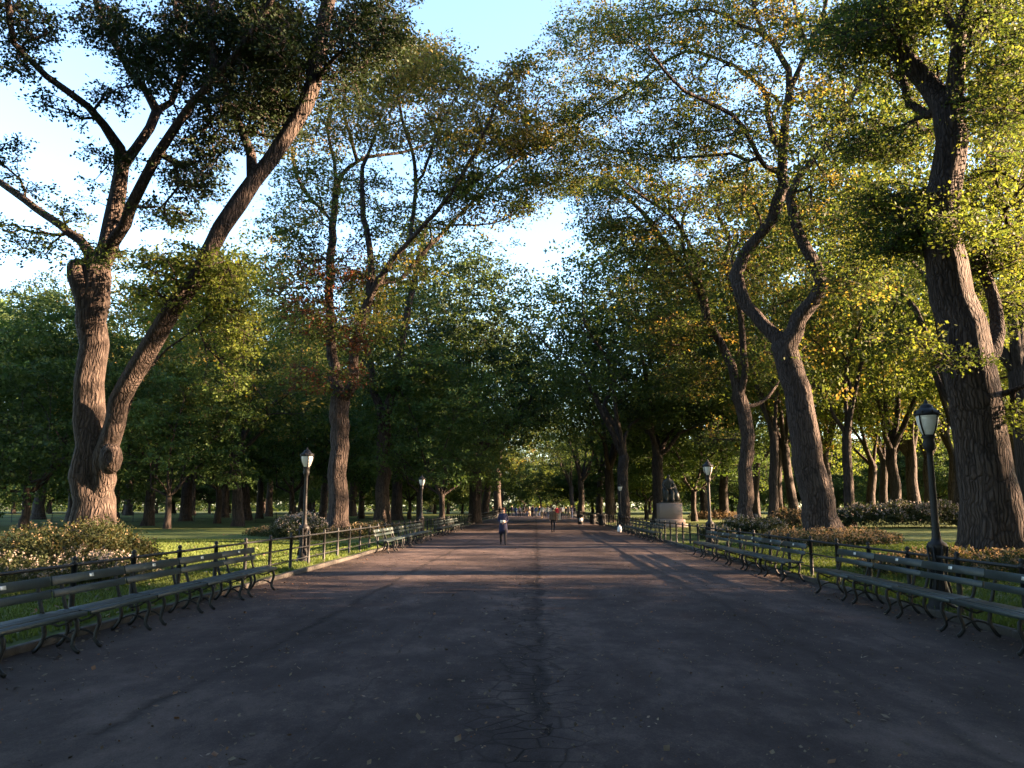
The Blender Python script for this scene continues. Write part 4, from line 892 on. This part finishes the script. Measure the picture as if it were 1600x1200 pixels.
# ------------------------------------------------------------------ bins and small things by the path
def bin_(x, y, label, paper):
    r = thing('litter_bin', label, 'bin', (x, y, .0), group='dark litter bins by the right fence')
    m = MB(); m.lathe([(.26, .02), (.27, .06), (.24, .07), (.29, .82), (.315, .84), (.315, .9), (.26, .91), (.25, .6)], n=18)
    for k in range(18): a = k * math.pi / 9; m.tube([(.255 * math.cos(a), .255 * math.sin(a), .07), (.3 * math.cos(a), .3 * math.sin(a), .84)], .012, 4)
    m.build('basket', IRON, r)
    if paper: q = MB(); q.box((0, -.3, .45), (.3, .01, .34), Matrix.Rotation(-.06, 3, 'X')); q.build('notice', CL['white'], r)
    m = MB(); m.lathe([(.25, .3), (.262, .6), (.285, .86), (.3, .93), (.22, .9), (.1, .84)], n=14); m.build('liner', CL['black'], r)
bin_(4.2, 77, 'leftmost dark litter bin with a white notice on its side', True); bin_(5.4, 77.5, 'middle dark litter bin near the far right benches', False); bin_(5.8, 72, 'rightmost dark litter bin, closest to the fence', False)
m = MB(); m.lathe([(.1, 0), (.14, .06), (.15, .2), (.12, .33), (.05, .4), (.035, .43), (.07, .47)], n=14); o = m.build('paper_bag', CL['white'], None, smooth=True, loc=(5.6, 55, .0)); tag(o, 'white bag standing on the path edge below the distant right lamp', 'bag')

# ------------------------------------------------------------------ planting beds
FLW = plain('pale_petals', (.18, .155, .135), .8, .2, 0, .2, 40)
TAN = leafmat('tan_plumes', [(.11, .085, .05), (.17, .13, .08), (.24, .19, .13)], .4, (1.1, .95, .7), 1.5)
BED = leafmat('bed_leaves', [(.02, .03, .014), (.034, .045, .02), (.06, .06, .032)], .3, patch=1.5)
REDB = leafmat('reddish_bush_leaves', [(.022, .032, .012), (.036, .044, .016), (.052, .042, .018), (.03, .042, .016)], .45, patch=1.2)
def bed(kind, label, cx, cy, rx, ry, h, n, mats, leaf=.07, fl=0, fmat=None, seed=0, plume=False, cat='plants', lump=.35, hole=None):
    g = np.random.default_rng(seed); base = (cx, cy, float(gz(cx, cy)))
    root = thing(kind, label, cat, base)
    a = g.uniform(0, 6.283, n); q = np.sqrt(g.uniform(0, 1, n)); X = rx * q * np.cos(a); Y = ry * q * np.sin(a)
    if hole: k = (np.hypot(cx + X - hole[0], cy + Y - hole[1]) > hole[2]); X, Y, q = X[k], Y[k], q[k]
    H = h * (1 - q ** 3 * .6) * (1 - lump + lump * (np.sin(X * 2.3 + seed) * np.cos(Y * 1.9 + seed * 2) * .5 + .5) + g.normal(0, .06, len(X)))
    cen = np.stack([X, Y, H * g.uniform(.35, 1, len(X)) ** .7], 1)
    V, Q, ci = leaf_arrays(cen, g, 14, leaf * 2.2, leaf, sprays=4, up=1.0, flat=1.0)
    V[:, 2] = np.maximum(V[:, 2], -.02)
    mi = g.choice(len(mats), len(cen))[ci]
    mk('foliage', V, Q, mats, root, mi=mi)
    m = MB()
    for i in range(0, len(cen), max(1, len(cen) // 260)):
        m.tube([(cen[i, 0] * .95, cen[i, 1] * .95, -.04), cen[i]], [.008, .004], 3, cap=False)
    m.build('stems', BED, root)['kind'] = 'stuff'
    if fl:
        idx = g.choice(len(cen), fl); c2 = cen[idx] + g.normal(0, .04, (fl, 3)); c2[:, 2] = H[idx] + g.uniform(-.02, .07, fl)
        if plume: c2[:, 2] += .04
        V, Q, _ = leaf_arrays(c2, g, 8, leaf * .9, leaf * .75, sprays=4, up=1.4, flat=1.2)
        mk('blossoms', V, Q, fmat or FLW, root)
    return root
bed('flower_bed', 'bed of pale small-flowered plants behind the nearest left benches', -11.6, 17.2, 2.9, 3.4, .6, 1700, [BED], .06, 420, seed=1)
bed('shrub', 'reddish-green feathery shrub at the foot of the twin-stemmed elm', -10.9, 19.2, 1.9, 1.8, 1.35, 1300, [REDB, BED], .06, 60, TAN, seed=2, cat='shrub')
bed('flower_bed', 'small patch of pale blooms right of the reddish shrub', -9.3, 17.8, 1.0, 1.2, .6, 300, [BED], .07, 150, seed=3)
bed('flowering_bush', 'rounded pale-flowered bush left of the first left lamp', -11.2, 38.5, 1.4, 1.3, 1.25, 460, [BED], .1, 260, seed=4, cat='bush')
bed('flower_bed', 'low bed of pinkish-pale plants at the foot of the golden-topped elm', -12, 41, 2.6, 2, .6, 600, [BED, REDB], .1, 260, TAN, seed=5, hole=(f2[0], Y2, .8))
bed('ornamental_plants', 'ring of sunlit tan plumed plants around the leaning grey elm', f5[0] - .2, Y5 - 1.0, 2.8, 2.3, .6, 1100, [TAN, BED, BED], .09, 600, TAN, seed=6, plume=True, hole=(f5[0], Y5, 1.1))
bed('ornamental_plants', 'pale blotchy bedding plants around the huge right elm', f4[0] - 1.0, Y4 - 2.0, 3.4, 2.4, .5, 1400, [BED, REDB], .075, 700, TAN, seed=7, hole=(f4[0], Y4, 1.25))
bed('hedge', 'long grey-green flowering hedge across the right lawn', 26.5, 57, 7.5, 1.8, 1.75, 2300, [BED], .14, 900, seed=8, cat='hedge', lump=.2)
bed('hedge', 'sunlit pale low planting behind the leaning elm on the right lawn', 18.8, 60, 2.2, 1.6, 1.3, 500, [BED, TAN], .13, 260, TAN, seed=9, cat='hedge')
bed('flowering_bush', 'green bush with pale blooms around the slimmer right elm', f6[0], Y6 - 1.2, 2.1, 1.4, 1.0, 600, [BED], .1, 200, seed=10, cat='bush', hole=(f6[0], Y6, .7))
bed('ornamental_plants', 'pale cream border plants by the lawn left of the slim elm trunk', 20.5, 92, 3.4, 1.6, 1.0, 420, [TAN], .14, 200, TAN, seed=11)
bed('ornamental_plants', 'distant sunlit cream border between two right elm trunks', 28.5, 88, 3.2, 1.5, 1.1, 420, [TAN], .14, 200, TAN, seed=12)
bed('flower_bed', 'small reddish and pale bed behind the far left benches', -9.4, 46.5, 1.3, 5.5, .7, 600, [REDB, BED], .1, 260, TAN, seed=13)
bed('flowering_bush', 'dark bush with pale specks at the edge of the near right lawn', 9.0, 41, .9, 1.2, .8, 260, [BED], .09, 70, seed=14, cat='bush')

# ------------------------------------------------------------------ grass blades, fallen leaves
g = np.random.default_rng(77)
def blades(name, sx, n):
    u = g.uniform(0, 1, n); y = 6 + 30 * u ** 1.4; x = sx * (6.38 + (g.uniform(0, 1, n) ** 1.2) * 11)
    z = np.array(gz(x, y)); a = g.uniform(0, 6.28, n); h = g.uniform(.025, .07, n) * (1 + .5 * (np.abs(x) < 6.8)); w = .006 + .0006 * y
    P = np.stack([x, y, z], 1); d = np.stack([np.cos(a), np.sin(a), a * 0], 1) * w[:, None]; t = P + np.stack([g.normal(0, .02, n), g.normal(0, .02, n), h], 1)
    V = np.stack([P - d, P + d, t], 1).reshape(-1, 3); o = mk(name, V, np.arange(3 * n).reshape(-1, 3), BLADE)
    return o
tag(blades('grass', -1, 90000), 'short green grass on the left lawn', kind='stuff'); tag(blades('grass', 1, 90000), 'short green grass on the right lawn', kind='stuff')
FL = leafmat('fallen_leaf', [(.035, .028, .02), (.08, .06, .04), (.15, .125, .09), (.14, .06, .025), (.28, .25, .21)], .1, (1, .8, .5), 3)
def litter(name, n, xr, yf, size, lab, zf=None):
    y = yf(g.uniform(0, 1, n)); x = g.uniform(xr[0], xr[1], n); z = (zf(x, y) if zf else x * 0) + .004
    a = g.uniform(0, 6.28, n); L = size * g.uniform(.4, 1.5, n)
    T = np.stack([np.cos(a), np.sin(a), g.normal(0, .18, n)], 1) * L[:, None]; B = np.stack([-np.sin(a), np.cos(a), g.normal(0, .25, n)], 1) * (L * .36)[:, None]
    P = np.stack([x, y, z], 1); V = np.stack([P, P + T * .45 + B, P + T, P + T * .5 - B], 1); V[:, :, 2] += np.array([.0, .008, .012, .004]) ; V[:, :, 2] = np.maximum(V[:, :, 2], z[:, None])
    o = mk(name, V.reshape(-1, 3), np.arange(4 * n).reshape(-1, 4), FL); return tag(o, lab, kind='stuff')
litter('fallen_leaves', 1000, (-5.9, 6.1), lambda u: 3.2 + 30 * u ** 1.7, .055, 'small dry leaves scattered over the asphalt')
litter('leaf_debris', 3200, (-5.9, 6.1), lambda u: 3 + 26 * u ** 1.6, .03, 'small leaf scraps and seeds on the asphalt')
litter('leaf_debris', 6000, (-5.9, 6.1), lambda u: 3 + 26 * u ** 1.7, .016, 'tiny crumbs of leaves and twigs on the asphalt')
litter('fallen_leaves', 2600, (-16, -6.2), lambda u: 6 + 50 * u ** 1.3, .08, 'dry leaves lying on the left lawn', lambda x, y: gz(x, y) + .02)
litter('fallen_leaves', 2600, (6.4, 18), lambda u: 6 + 50 * u ** 1.3, .08, 'dry leaves lying on the right lawn', lambda x, y: gz(x, y) + .02)
litter('fallen_leaves', 900, (-6.0, -5.3), lambda u: 7 + 60 * u, .05, 'dry leaves gathered along the left kerb'); litter('fallen_leaves', 1200, (5.3, 6.2), lambda u: 7 + 50 * u, .05, 'dry leaves gathered along the right kerb')
print('TREES', len(PLACED), 'OBJ', len(COL.objects), 'POLYS', sum(len(m.polygons) for m in bpy.data.meshes))
